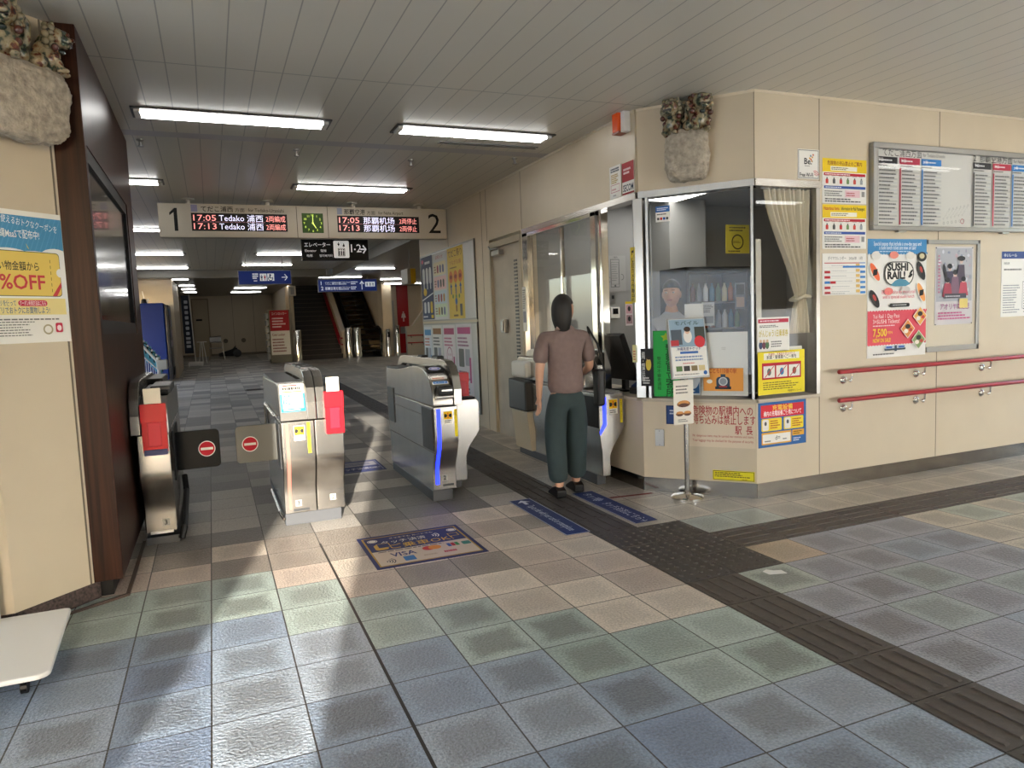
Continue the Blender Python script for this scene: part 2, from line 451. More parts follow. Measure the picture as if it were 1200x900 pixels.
# ================================================================== THE SETTING
def floor_mesh():
    U0, U1, J0, J1 = -14, 32, -21, 86
    vs = []; fs = []; cols = []
    for j in range(J0, J1+1):
        for u in range(U0, U1+1):
            y = j/3; vs.append((u/3, y, zf(y) if j > 1 else 0.0))
    W = U1-U0+1; rnd = random.Random(11)
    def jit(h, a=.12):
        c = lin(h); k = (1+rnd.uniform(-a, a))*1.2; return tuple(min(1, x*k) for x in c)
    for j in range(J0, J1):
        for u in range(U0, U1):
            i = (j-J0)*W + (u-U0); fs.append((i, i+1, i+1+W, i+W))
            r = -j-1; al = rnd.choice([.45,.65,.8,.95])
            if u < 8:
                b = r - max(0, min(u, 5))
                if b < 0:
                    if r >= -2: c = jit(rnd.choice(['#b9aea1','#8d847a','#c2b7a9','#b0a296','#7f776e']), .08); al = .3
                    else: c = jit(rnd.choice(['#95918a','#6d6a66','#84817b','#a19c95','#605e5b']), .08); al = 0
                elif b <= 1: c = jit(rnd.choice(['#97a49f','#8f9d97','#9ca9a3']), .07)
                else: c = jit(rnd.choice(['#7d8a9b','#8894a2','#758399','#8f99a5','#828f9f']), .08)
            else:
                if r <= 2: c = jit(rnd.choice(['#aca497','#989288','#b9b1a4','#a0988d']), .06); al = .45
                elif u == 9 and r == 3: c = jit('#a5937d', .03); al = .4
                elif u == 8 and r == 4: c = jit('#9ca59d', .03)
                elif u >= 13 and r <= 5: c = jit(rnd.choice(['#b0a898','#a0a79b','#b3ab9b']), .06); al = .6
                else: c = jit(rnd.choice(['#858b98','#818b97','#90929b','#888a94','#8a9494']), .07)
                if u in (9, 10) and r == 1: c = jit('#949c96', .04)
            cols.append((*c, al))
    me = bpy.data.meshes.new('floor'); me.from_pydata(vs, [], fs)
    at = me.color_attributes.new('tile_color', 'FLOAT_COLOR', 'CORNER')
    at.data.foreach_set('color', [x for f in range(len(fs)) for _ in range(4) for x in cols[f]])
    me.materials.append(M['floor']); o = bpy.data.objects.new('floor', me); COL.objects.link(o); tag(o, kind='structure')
floor_mesh()
struct('trim_1', MB().box(.661, .674, -6.4, 1.0, -.004, .0012), mat('black_floor_joint', '#14130f', .5))

# ceilings: main one over the hall, lower one at the far end and over the right bay
CZ = 3.03
struct('ceiling', MB().box(-4.6, 3.3, -6.6, 16.1, CZ, CZ+.05).box(3.3, 10.6, -6.6, 6.9, CZ, CZ+.05), M['ceil'])
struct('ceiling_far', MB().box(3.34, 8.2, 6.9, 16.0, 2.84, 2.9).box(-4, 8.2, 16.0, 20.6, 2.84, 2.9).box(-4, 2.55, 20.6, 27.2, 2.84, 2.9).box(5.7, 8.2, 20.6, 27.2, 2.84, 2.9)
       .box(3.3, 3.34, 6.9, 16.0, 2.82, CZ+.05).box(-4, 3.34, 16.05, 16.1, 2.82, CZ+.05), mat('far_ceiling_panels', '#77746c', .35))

# walls: multi-panel meshes with thin dark joints
def panel_wall(name, boxes, joints=(), m='wall'):
    b = MB()
    for x in boxes: b.box(*x)
    for x in joints: b.box(*x, 1)
    return struct(name, b, [M[m], M['joint']])
panel_wall('wall_right', [(4.48, 10.6, -.145, -.04, .114, CZ)],
           [(4.477, 4.483, -.1465, -.10, .114, CZ)] + [(x-.003, x+.003, -.1465, -.10, .114, CZ) for x in (5.80, 7.12, 8.44)])
panel_wall('wall_booth_front', [(3.855, 4.477, -.145, -.04, .114, .735), (3.855, 4.477, -.145, -.04, 2.395, CZ)], [(3.853, 3.857, -.1465, -.1, 2.395, CZ)])
def cham(name, z0, z1, m, out=0.0, dep=.1, ext=0.0):
    a = CA - CD*ext + CN*out; c = CB + CD*ext + CN*out; d1 = c - CN*dep; d0 = a - CN*dep
    return MB().prism([(a.x,a.y),(c.x,c.y),(d1.x,d1.y),(d0.x,d0.y)], 'z', z0, z1)
b = cham('x', .114, .735, 0); b2 = cham('x', 2.395, CZ, 0); b.add(b2.v, b2.f)
struct('wall_booth_chamfer', b, M['wall'])
panel_wall('wall_side', [(3.28, 3.38, .52, 2.78, .114, .735), (3.27, 3.40, .53, 6.9, 2.395, CZ), (3.27, 3.40, 3.80, 6.9, 0, 2.395), (3.27, 3.40, 2.72, 2.84, 0, 2.395), (3.40, 8.2, 6.8, 6.9, 0, CZ)],
           [(3.268, 3.30, y-.003, y+.003, 2.395, CZ) for y in (2.80, 3.86, 5.4)] + [(3.268, 3.30, 4.03, 4.036, .05, CZ)])
kb = cham('k', 0, .114, 0, .004); kb.box(3.855, 10.6, -.149, -.05, 0, .114).box(3.275, 3.38, .52, 2.78, 0, .114)
struct('baseboard_right', kb, M['kick'])
# ceiling edge trim along the booth
tb = cham('t', CZ-.018, CZ, 0, .006); tb.box(3.855, 10.6, -.152, -.05, CZ-.018, CZ).box(3.262, 3.38, .53, 6.9, CZ-.018, CZ)
struct('trim_2', tb, mat('pale_edge_trim', '#d8ccb6', .4))
# stainless head rail and counter sill round the booth windows
hb = cham('h', 2.345, 2.395, 0, .012, .12); hb.box(3.855, 4.50, -.157, -.03, 2.345, 2.395).box(3.258, 3.38, .53, 2.79, 2.345, 2.395)
struct('trim_3', hb, M['steel'])
sb = cham('s', .735, .762, 0, .02, .42); sb.box(3.86, 4.47, -.165, .22, .735, .762).box(3.25, 3.72, .56, 2.78, .735, .762)
struct('trim_4', sb, mat('pale_counter_top', '#b5aa98', .35), bevel=.004)
# posts: brushed corner post, slim posts, right end post, window divider
pb = MB(); p0 = CA + CD*.005
q = [CA + CN*.012 - CD*.045, CA + CN*.012 + CD*.035, CA + CD*.035 - CN*.08, CA - CN*.08 - CD*.03]
pb.prism([(v.x, v.y) for v in q], 'z', .762, 2.345)
struct('trim_5', pb, M['steel'], bevel=.004)
sp = MB(); q = [CA+CD*.055+CN*.004, CA+CD*.075+CN*.004, CA+CD*.075-CN*.04, CA+CD*.055-CN*.04]; sp.prism([(v.x,v.y) for v in q], 'z', .762, 2.345)
q = [CB-CD*.03+CN*.002, CB-CD*.012+CN*.002, CB-CD*.012-CN*.02, CB-CD*.03-CN*.02]; sp.prism([(v.x,v.y) for v in q], 'z', .762, 2.345)
sp.box(4.445, 4.48, -.153, -.06, .735, 2.345)
struct('trim_6', sp, M['steel_d'])
fb = MB().box(3.262, 3.33, 1.085, 1.12, .762, 2.345).box(3.262, 3.33, 1.19, 1.28, .762, 2.345).box(3.262, 3.33, 2.66, 2.79, .762, 2.345).box(3.30, 3.345, .60, .64, .762, 2.345)
fb.box(3.262, 3.33, 1.19, 2.79, 2.31, 2.345).box(3.262, 3.33, 1.19, 2.79, .762, .80).box(3.285, 3.32, 1.9, 1.93, .8, 2.31)
struct('trim_7', fb, M['chrome'], bevel=.003)
# glass panes
def pane(name, poly, z0, z1): return struct(name, MB().prism(poly, 'z', z0, z1), M['glass'])
a = CA+CD*.078; c = CB-CD*.03
pane('window_1', [(a.x,a.y),(c.x,c.y),(c.x-CN.x*.008,c.y-CN.y*.008),(a.x-CN.x*.008,a.y-CN.y*.008)], .80, 2.345)
pane('window_2', [(3.866,-.145),(4.445,-.145),(4.445,-.137),(3.866,-.137)], .80, 2.345)
pane('window_3', [(3.292,1.28),(3.300,1.28),(3.300,2.66),(3.292,2.66)], .80, 2.31)
# office behind the counter
ob = MB().box(3.40, 7.0, 2.86, 2.96, 0, CZ).box(7.0, 7.1, -.04, 2.96, 0, CZ).prism([(3.42,.52),(3.93,-.04),(7.0,-.04),(7.0,2.86),(3.42,2.86)], 'z', 2.72, 2.76).box(4.96, 5.46, 2.5, 2.86, 0, 2.72)
struct('wall_office', ob, M['grey_in'])

# service door in the side wall
db = MB().box(3.262, 3.36, 2.84, 2.89, .03, 2.33).box(3.262, 3.36, 3.77, 3.80, .03, 2.33).box(3.262, 3.36, 2.84, 3.80, 2.29, 2.36)
struct('trim_8', db, mat('door_frame_paint', '#b3a78f', .45), bevel=.004)
d1 = struct('door_1', MB().box(3.30, 3.345, 2.89, 3.77, .05, 2.29), M['door'], bevel=.003)
vb = MB()
for i in range(46):
    z = .28+i*.04
    vb.box(3.294, 3.301, 3.03, 3.12, z, z+.022)
vb.build('vent_louver', M['dgrey'], d1)
MB().box(3.25, 3.30, 3.36, 3.47, 1.28, 1.44).box(3.235, 3.25, 3.38, 3.45, 1.30, 1.42).build('lock_box', M['alu'], d1, bevel=.006)
MB().tube([(3.30,2.97,.95),(3.245,2.97,.95),(3.24,3.0,.95),(3.24,3.10,.95)], .011, 10).lathe([(.03,0),(.03,.012)], (3.30,2.97,1.10), 14, 0, 'x').build('door_handle', M['chrome'], d1, smooth='auto')
MB().box(3.235, 3.30, 3.42, 3.66, 2.19, 2.25).tube([(3.24,3.46,2.26),(3.20,3.60,2.27),(3.245,3.76,2.31)], .012, 8).build('door_closer', M['alu'], d1, bevel=.005)

# left side: cream chamfer, walnut pillar, walls of the bay behind it
la, lb = Vector((-.58,-.03)), Vector((-.88,-.33)); ln = Vector((.7071,-.7071))
q = [lb, la, la-ln*.1, lb-ln*.1]
b = MB().prism([(v.x,v.y) for v in q], 'z', .10, CZ); b.box(-4.6, -.88, -.33, -.23, .10, CZ)
q = [la+ln*.003-Vector((.016,.016)), la+ln*.003-Vector((.010,.010)), la-Vector((.010,.010)), la-Vector((.016,.016))]
b.prism([(v.x,v.y) for v in q], 'z', .10, CZ, 1)
q = [lb+ln*.002, lb+ln*.002+Vector((.006,.006)), lb+Vector((.006,.006)), lb]
struct('wall_left', b, [M['wall'], M['joint']])
q = [lb-ln*.02, la-ln*.02+Vector((.035,.035)), la-ln*.12, lb-ln*.12]
b = MB().prism([(v.x,v.y) for v in q], 'z', 0, .10); b.box(-4.6, -.9, -.30, -.2, 0, .10)
struct('baseboard_left', b, M['granite'])
b = MB().box(-.435, -.415, -.02, 2.43, 0, .012); q = [Vector((-.415,-.035)), Vector((-.70,-.21)), Vector((-.70,-.19)), Vector((-.435,-.02))]
b.prism([(v.x,v.y) for v in q], 'z', 0, .012)
struct('trim_9', b, mat('brown_floor_edge', '#4a3a30', .5))
b = MB().box(-4.6, -.57, 2.33, 2.43, 0, CZ).box(-3.3, -3.2, 2.43, 8, 0, CZ).box(-3.3, -3.2, 8, 16.1, 0, 1.0).box(-3.3, -3.2, 8, 16.1, 2.62, CZ)
for y in (8, 9.6, 11.2, 12.8, 14.4, 15.9): b.box(-3.3, -3.2, y, y+.14, 1.0, 2.62)
struct('wall_left_bay', b, M['wall'])
for i, y in enumerate((8.14, 9.74, 11.34, 12.94, 14.54)):
    struct('window_%d' % (i+4), MB().box(-3.26, -3.25, y, y+1.46, 1.0, 2.62), M['acrylic'])
# block wall behind the vending machine, far walls
struct('wall_far_left', MB().box(-3.3, -.75, 16.2, 20.0, 0, CZ).box(-3.3, -1.35, 20.0, 27.1, 0, CZ), M['wall_far'])
panel_wall('wall_back', [(-3.3, 2.6, 27, 27.1, 0, 2.86), (2.5, 2.62, 21.2, 27.1, 0, 2.86)], [(x, x+.012, 26.99, 27.0, .5, 2.86) for x in (.95, 1.75)], 'wall_far')
struct('baseboard_back', MB().box(-3.3, 2.6, 26.97, 27.0, .3, .52), mat('grey_skirting', '#6d6355', .5))
fr = MB().box(-.56, -.52, 26.95, 27.0, .42, 2.74).box(.03, .07, 26.95, 27.0, .42, 2.74).box(-.56, .07, 26.95, 27.0, 2.70, 2.74)
struct('trim_10', fr, mat('far_door_frame', '#7d705b', .5))
d2 = struct('door_2', MB().box(-.52, .03, 26.96, 27.0, .42, 2.70), mat('far_door_paint', '#a89a80', .5))
MB().box(-.42, -.2, 26.94, 26.958, 1.86, 1.93).build('name_plate', M['black'], d2)
# staircase well, pillar and recess on the right at the far end
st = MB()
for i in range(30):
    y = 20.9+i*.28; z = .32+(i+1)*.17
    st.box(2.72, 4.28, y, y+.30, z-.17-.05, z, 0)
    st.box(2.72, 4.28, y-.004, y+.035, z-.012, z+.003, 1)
struct('stairs', st, [mat('shaded_stair_tread', '#2b2520', .7), mat('stair_nosing', '#5a5044', .7)])  # tread colour darkened to stand in for the unlit stairwell
struct('wall_stairwell', MB().box(2.62, 2.72, 20.8, 30, 0, 6).box(2.6, 5.8, 29.9, 30, 0, 6).box(2.6, 5.8, 20.6, 30, 5.9, 6).box(5.66, 5.76, 21.0, 30, 0, 6).box(2.6, 5.8, 20.55, 20.65, 2.84, 6), M['wall_far'])
# sloping balustrade between stairs and escalator, with its red rails
prof = [(20.75, .30), (20.75, 1.25), (21.25, 1.25), (29.5, 6.15), (29.5, 5.1), (21.3, .30)]
sbal = struct('wall_stair_balustrade', MB().prism(prof, 'x', 4.28, 4.46), M['wall_far'])
struct('wall_pillar', MB().box(5.62, 5.95, 20.4, 21.1, 0, 2.9), M['wall'])
struct('wall_recess', MB().box(5.95, 8.2, 22.0, 22.1, 0, 2.9), M['wall_far'])
struct('door_3', MB().box(5.98, 6.40, 21.94, 22.0, .35, 2.30), mat('pale_grey_door', '#a6a49f', .5))
struct('wall_right_far', MB().box(8.1, 8.2, 6.9, 22.1, 0, 2.9), M['wall_far'])
prof = [(6.42, .25), (6.42, 1.34), (6.62, 1.34), (7.7, 2.7), (7.7, .25)]
struct('wall_stair_rail', MB().prism(prof, 'y', 20.3, 20.5), mat('far_grey_wall', '#a29b90', .5))
# rest of the hall, behind the photographer: a wall with one tall opening to the left, open to daylight on the right
struct('wall_rear', MB().box(-4.6, -1.50, -6.6, -6.5, 0, CZ).box(-.82, 3.85, -6.6, -6.5, 0, CZ).box(3.85, 10.6, -6.6, -6.5, 0, .1).box(3.85, 10.6, -6.6, -6.5, 1.45, CZ), M['wall'])
for i in range(1, 5):  # added, unseen: frosted windows and mullions that turn the sun into soft fill
    struct('window_%d' % (i+9), MB().add([(2.15+1.69*i,-6.55,.05),(3.85+1.69*i,-6.55,.05),(3.85+1.69*i,-6.55,1.5),(2.15+1.69*i,-6.55,1.5)], [(0,1,2,3)]), M['added_frosted'])
    struct('trim_%d' % (i+11), MB().box(3.80+1.69*i, 3.88+1.69*i, -6.6, -6.5, .1, 1.45), M['alu'])
struct('wall_left_hall', MB().box(-4.7, -4.6, -1.1, -.2, 0, CZ).box(-4.7, -4.6, -6.6, -1.1, 2.3, CZ).box(-4.7, -4.6, -6.6, -1.1, 0, .1), M['wall'])
struct('window_14', MB().add([(-4.65,-6.55,.05),(-4.65,-1.05,.05),(-4.65,-1.05,2.35),(-4.65,-6.55,2.35)], [(0,1,2,3)]), M['added_frosted'])  # added unseen window, lights the booth chamfer from the left
struct('wall_right_hall', MB().box(10.5, 10.6, -6.6, -2.2, 0, CZ), M['wall'])
struct('ground_outside', MB().box(10.6, 40, -20, 30, -.1, -.02).box(-20, 10.6, -30, -6.6, -.1, -.02).box(-30, -4.7, -6.6, 30, -.1, -.02), mat('dark_paving', '#4d4b48', .9))

# ================================================================== LAMPS
tube_m = mat('fluorescent_tube', (1.0, .985, .95), .4, emit=TUBE_STRENGTH)
refl_m = mat('white_light_trough', '#5c5d5e', .45)
def ceiling_light(x0, x1, y, z=CZ, w=.27, label='', nearl=False):
    cx = (x0+x1)/2; L = (x1-x0)/2
    t = thing('ceiling_light', label, 'light', (cx, y, z), 0, 'fluorescent ceiling lights')
    b = MB().box(-L, L, -w/2, -w/2+.014, -.010, 0).box(-L, L, w/2-.014, w/2, -.010, 0).box(-L, -L+.014, -w/2, w/2, -.010, 0).box(L-.014, L, -w/2, w/2, -.010, 0)
    b.box(-L, L, -w/2, w/2, -.006, -.001)
    b.build('frame', refl_m, t)
    for dy in (-w*.23, w*.23):
        MB().tube([(-L+.06, dy, -.016), (L-.06, dy, -.016)], .0125, 8).build('tube', tube_m, t)
    MB().box(-L+.02, -L+.06, -w*.33, w*.33, -.026, -.006).build('socket', M['white'], t); MB().box(L-.06, L-.02, -w*.33, w*.33, -.026, -.006).build('socket', M['white'], t)
for a in [(-.32, 1.08, 1.52, 'twin tube ceiling light nearest the walnut pillar, above gates two and three'),
          (1.59, 3.0, 1.50, 'twin tube ceiling light above the ticket gates, nearest the office wall'),
          (-1.65, -.25, 4.16, 'ceiling light half hidden by the walnut pillar, left of the departure board'),
          (1.05, 2.42, 4.16, 'ceiling light just in front of the departure board and its clock'),
          (-1.55, -.26, 8.05, 'ceiling light peeping out left of the departure board, first row behind it'),
          (-1.60, -.26, 11.8, 'ceiling light in second row behind the departure board, left column'),
          (1.05, 2.35, 11.8, 'ceiling light seen directly below the clock, left of the elevator sign'),
          (-1.55, -.26, 15.2, 'ceiling light in third row behind the board, above the blue vending machine'),
          (.86, 2.13, 14.5, 'ceiling light just above the blue toilet sign')]:
    ceiling_light(*a[:3], label=a[3])
for a in [(3.42, 4.5, 13.5, 'ceiling light to the right above the blue platform sign'),
          (2.95, 4.25, 16.5, 'ceiling light directly behind the blue platform sign'),
          (-1.35, -.3, 16.6, 'thin far ceiling light in front of the square cream column, above vending machine'),
          (4.95, 6.1, 17.7, 'upper ceiling light right of the blue platform sign near the yellow sign'),
          (5.62, 7.1, 20.2, 'lowest ceiling light at the far right before the red toilet panel'),
          (.85, 1.97, 21.3, 'upper of the far ceiling lights behind the blue toilet sign'),
          (.82, 1.97, 24.1, 'farthest ceiling light behind the blue toilet sign near the back wall'),
          (-.75, -.22, 19.4, 'ceiling light between cream column and blue toilet sign, nearest of three'),
          (-.75, -.22, 21.4, 'ceiling light between cream column and blue toilet sign, middle of three'),
          (-.75, -.22, 23.4, 'ceiling light between cream column and blue toilet sign, farthest of three')]:
    ceiling_light(*a[:3], z=2.84, w=.15, label=a[3])
for x, y, lab in ((5.7, -2.0, 'nearest the framed timetable'), (7.8, -2.0, 'near the far right end of the handrails'), (3.4, -4.4, 'nearest the photographer'), (5.6, -4.4, 'in the middle of the rear row'), (7.8, -4.4, 'at the right end of the rear row')):
    ceiling_light(x-.7, x+.7, y, label='twin tube ceiling light outside the picture, ' + lab)  # unseen lamps added to brighten the right wall and hall
# office light panel
t = thing('ceiling_panel_light', 'bright white light panel on the office ceiling behind the booth glass', 'light', (4.75, 1.9, 2.72))
MB().box(-.32, .32, -.62, .62, -.03, 0).build('frame', M['white'], t)
MB().box(-.29, .29, -.59, .59, -.034, -.03).build('diffuser', mat('office_diffuser', (1, .97, .92), .5, emit=6.0), t)

# ================================================================== TICKET GATES
def front_curve():           # lower front of a gate: bulges out above knee height; (y, z)
    return [(.11,.09),(.11,.22)] + [(.055+.055*math.cos(PI*i/10), .22+.031*i) for i in range(1, 11)] + [(0,.62),(0,.772)]
def body_prof(L): return front_curve() + [(L,.772),(L,.50),(L-.04,.42),(L-.07,.34),(L-.07,.09)]
def head_prof(L):            # swept top of the reader side
    return [(.004,.776),(.004,.84),(.03,.91),(.08,.975),(.16,1.03),(.27,1.062),(.42,1.075),(.60,1.068),(.90,1.035),(1.15,1.015),(L-.03,1.005),(L,.99),(L+.01,.93),(L,.776)]
def rail_prof(L):            # arched steel rail over the ticket slot
    out = [(.0,.776),(.0,.90),(.035,1.0),(.10,1.075),(.20,1.112),(.34,1.122),(L+.1,1.118),(L+.22,1.09),(L+.28,1.02),(L+.28,.96)]
    inn = [(L+.21,.96),(L+.19,1.01),(L+.08,1.045),(.40,1.05),(.25,1.03),(.16,.98),(.12,.90),(.11,.776)]
    return out + inn
def warn_sticker(t, x, z, w=.075, h=.105, y=-.0015):
    s = Sheet(w, h, '#f3f1ea', .001)
    s.r(.04,.36,.92,.6,'#f2c414'); s.r(.10,.50,.2,.28,'#1b1b1b').r(.70,.50,.2,.28,'#1b1b1b').p([(.30,.5),(.42,.6),(.42,.7),(.30,.78)],'#2b2b2b').p([(.70,.78),(.58,.7),(.58,.6),(.70,.5)],'#2b2b2b')
    s.r(.46,.56,.08,.32,'#d4181c').e(.5,.49,.005,.005,'#d4181c'); s.l(.12,.05,.76,.26,2,'#333333')
    return s.build('warning_sticker', (x, y, z), 0, t)
def yellow_strip(t, x, z, h=.20, y=-.0015):
    s = Sheet(.022, h, '#e8d21d', .001); s.tv(.5,.97,.011,'手荷物にご注意ください','#5a3a10',1.35); s.e(.5,.985,.006,.003,'#c22')
    return s.build('caution_strip', (x, y, z), 0, t)
def num_sticker(t, x, z, n, y):
    s = Sheet(.044, .046, '#a3a19a', .001); s.t(.5,.16,.033,n,'#1d1d1d','c',bold=True)
    return s.build('number_sticker', (x, y, z), 0, t)
def strip_led(t, x0, x1, m, name='led_strip', lo=.12):
    fc = [p for p in front_curve() if p[1] >= lo-.001]
    pts = [(fc[0][0], lo)] + fc if fc[0][1] > lo else fc
    if pts[-1][1] > .755: pts[-1] = (pts[-1][0], .755)
    b = MB(); n = len(pts)
    vs = [(x0, p[0]-.003, p[1]) for p in pts] + [(x1, p[0]-.003, p[1]) for p in pts]
    b.add(vs, [(i, i+1, n+i+1, n+i) for i in range(n-1)])
    return b.build(name, m, t)
def curved_body(t, x0, x1, L, name='body', m='steel', y0=0):
    return MB().prism([(a+y0, z) for a, z in body_prof(L)], 'x', x0, x1).build(name, M[m], t, bevel=.008)
def red_box(label, loc, h=.30, w=.15, paper=True, blue=False, d=.05):
    t = thing('leaflet_box', label, 'leaflet box', loc)
    b = MB(); b.prism([(0,0),(0,h),(d*1.3,h),(d,0)], 'x', -w/2*.92, w/2*.92)
    b.box(-w/2*1.0, w/2, -.006, 0, h*.62, h).box(-w/2*.95, w/2*.95, -.004, 0, 0, h)
    b.build('pocket', M['red'], t, bevel=.004)
    MB().box(-w*.25, w*.25, -.012, -.004, h*.12, h*.62).build('label_panel', mat('lighter_red_panel', '#c41a30', .35, spec=.3), t, bevel=.003)
    if paper: MB().box(-w*.33, w*.33, .012, .03, .02, h+.10).build('card', mat('cream_card', '#efe9d8', .6), t, bevel=.004)
    if blue: MB().box(-w*.45, w*.45, -.012, .02, -.02, .018).build('tape', mat('dark_blue_tape', '#232a5c', .5), t, bevel=.003)
    return t
def flap(t, x0, x1, y, z0, z1, m, sx, flip=1):
    b = MB(); r = .03; q = []
    for cx, cz, a0 in ((x1-r,z0+r,-90),(x1-r,z1-r,0),(x0+r,z1-r,90),(x0+r,z0+r,180)):
        for i in range(5):
            a = DEG(a0+22.5*i); q.append((cx+r*math.cos(a), cz+r*math.sin(a)))
    f = b.prism(q, 'y', y-.012, y+.012).build('flap', m, t, bevel=.004)
    s = Sheet(.116, .116, body=False)
    s.e(.5,.5,.058,.058,'#f3f2f0',32); s.e(.5,.5,.052,.052,'#c3122c',32); s.r(.14,.42,.72,.16,'#f3f2f0')
    s.build('no_entry_mark', (sx-.058, y-.0125, (z0+z1)/2-.058), 0, f)
    hx = x0 if flip > 0 else x1
    MB().box(hx-.012, hx+.012, y-.02, y+.02, z0-.02, z1+.02).build('hinge', M['steel_d'], f)
    return f

# --- gate between aisles 2 and 3: two bodies back to back
G = thing('ticket_gate', 'steel ticket gate with IC card sign and tall red leaflet box on its front', 'ticket gate', (.50, .80, zf(.8)), 0, 'ticket gates')
MB().box(.0, .40, .13, 1.6, 0, .09).build('plinth', M['plinth'], G, bevel=.004)
curved_body(G, 0, .225, 1.66); curved_body(G, .228, .43, 1.66)
MB().prism([(.006,.776),(.088,1.02),(.11,1.035),(1.64,1.0),(1.66,.97),(1.66,.776)], 'x', 0, .19).build('head', M['steel'], G, bevel=.006)
MB().box(.01, .18, .22, 1.62, 1.012, 1.03).build('top_plate', M['dgrey'], G)
for a in (.185, .252): MB().prism(rail_prof(1.35), 'x', a, a+.062).build('arched_rail', M['steel'], G, bevel=.004)
MB().box(.20, .30, .42, .62, 1.10, 1.135).build('sensor_cover', M['black'], G, bevel=.01); MB().box(.20, .30, .75, 1.0, 1.10, 1.132).build('sensor_cover', M['black'], G, bevel=.01)
MB().box(.315, .43, .03, 1.6, .772, .80).build('low_top', M['dgrey'], G, bevel=.004)
strip_led(G, .028, .052, mat('unlit_pink_strip', '#b8665a', .5))
warn_sticker(G, .085, .635); yellow_strip(G, .175, .54, .22)
num_sticker(G, .075, .14, '3', .1085); num_sticker(G, .32, .155, '2', .1085)
MB().box(.06, .17, .106, .1095, .105, .122).build('maker_plate', M['dgrey'], G)
s = Sheet(.165, .20, '#f0eee8', .002)
s.r(0,.70,1,.30,'#d9d4c0').r(.12,.93,.6,.05,'#b02a25').l(.12,.78,.76,.13,1,'#1d1d1d',.8).r(.08,.70,.84,.05,'#e0c53a')
s.r(0,0,1,.66,'#1787b8').r(.07,.12,.86,.52,'#d5d9d9').l(.10,.52,.4,.10,1,'#1f8fc4',.9).t(.1,.27,.043,'IC','#0f6f9c','l',bold=True).t(.55,.17,.017,'カード','#444444','l').l(.6,.53,.26,.05,1,'#333333').l(.1,.03,.8,.06,1,'#eef6fa')
s.build('ic_sign', (.014, .022, .838), 0, G, rx=DEG(-18.4))
flap(G, -.29, .02, .5, .43, .71, mat('grey_flap_padding', '#6d6d68', .4), -.19, -1)
MB().tube([(-.012,.10,.06),(-.03,.2,.09),(-.03,1.0,.09),(-.012,1.1,.06)], .012, 8).tube([(-.012,.22,.80),(-.022,.25,.79),(-.022,1.25,.79),(-.022,1.3,.55)], .008, 8).build('side_bumper', M['steel'], G)
MB().box(-.008, 0, .12, .36, .42, .75).build('flap_housing', M['dgrey'], G, bevel=.003); MB().box(-.008, 0, 1.2, 1.5, .42, .75).build('flap_housing', M['dgrey'], G, bevel=.003)
red_box('tall red leaflet box with white card on front of the middle steel gate', (.50+.365, .80-.056, zf(.8)+.67), .30, .135)

# --- gate between aisles 2 and 1
H = thing('ticket_gate', 'steel ticket gate with lit blue strip and card reader, left of the walking woman', 'ticket gate', (1.64, .91, zf(.9)), 0, 'ticket gates')
MB().box(0, .17, .13, 1.5, 0, .09).build('plinth', M['plinth'], H, bevel=.004); MB().box(.22, .36, .48, 1.5, 0, .09).build('plinth', M['plinth'], H, bevel=.004)
curved_body(H, 0, .195, 1.60)
MB().prism(head_prof(1.58), 'x', 0, .165).build('head', M['steel'], H, bevel=.008)
MB().prism(rail_prof(1.52), 'x', .17, .235).build('arched_rail', M['steel'], H, bevel=.004)
MB().box(.175, .235, .42, .60, 1.11, 1.145).build('sensor_cover', M['black'], H, bevel=.01); MB().box(.175, .235, .9, 1.05, 1.11, 1.138).build('sensor_cover', M['black'], H, bevel=.01)
tb = MB(); tb.box(.01, .165, 1.1, 1.58, 1.006, 1.026)
for i in range(16): tb.box(.155, .17, .42+i*.055, .455+i*.055, 1.03-.02*(i > 6), 1.052)
tb.build('ticket_slot', M['black'], H)
# card reader face on the curved nose
s = Sheet(.135, .10, '#111214', .004); s.e(.5,.5,.052,.030,'#dfe0e6',28).e(.5,.5,.046,.025,'#8f93d8',28).r(.32,.42,.36,.2,'#eceaf2')
s.build('touch_pad', (.015, .16, 1.033), 0, H, rx=DEG(-66))
s = Sheet(.13, .075, '#e9e8e4', .003); s.r(.06,.06,.88,.34,'#4e86c6').t(.5,.12,.014,'ICカード','#ffffff','c',w=.09).l(.08,.5,.84,.4,2,'#c0603a')
s.build('instruction_label', (.018, .055, .942), 0, H, rx=DEG(-44))
MB().box(.03, .155, -.055, .03, .862, .935).build('card_slot_unit', M['black'], H, bevel=.012, seg=3)
MB().box(.055, .14, -.058, -.05, .895, .908).build('slot_lip', M['steel'], H)
MB().box(.02, .16, -.035, .01, .835, .862).build('slot_tray', M['steel_d'], H, bevel=.008)
strip_led(H, .022, .052, M['ledblue'], lo=.14)
warn_sticker(H, .075, .635, .075, .10); yellow_strip(H, .165, .53, .215)
num_sticker(H, .075, .165, '2', .1085); MB().box(.08, .17, .106, .1095, .12, .137).build('maker_plate', M['dgrey'], H)
MB().box(-.008, 0, .03, .33, .42, .752).build('flap_housing', M['dgrey'], H, bevel=.003)
MB().box(-.008, 0, 1.30, 1.53, .50, .83).build('flap_housing', M['dgrey'], H, bevel=.003)
pl = MB().box(-.0012, 0, .0, 1.6, .405, .410).box(-.0012, 0, .33, 1.3, .68, .684).box(-.0012, 0, .02, 1.58, .774, .779)
pl.build('panel_seam', M['joint'], H)
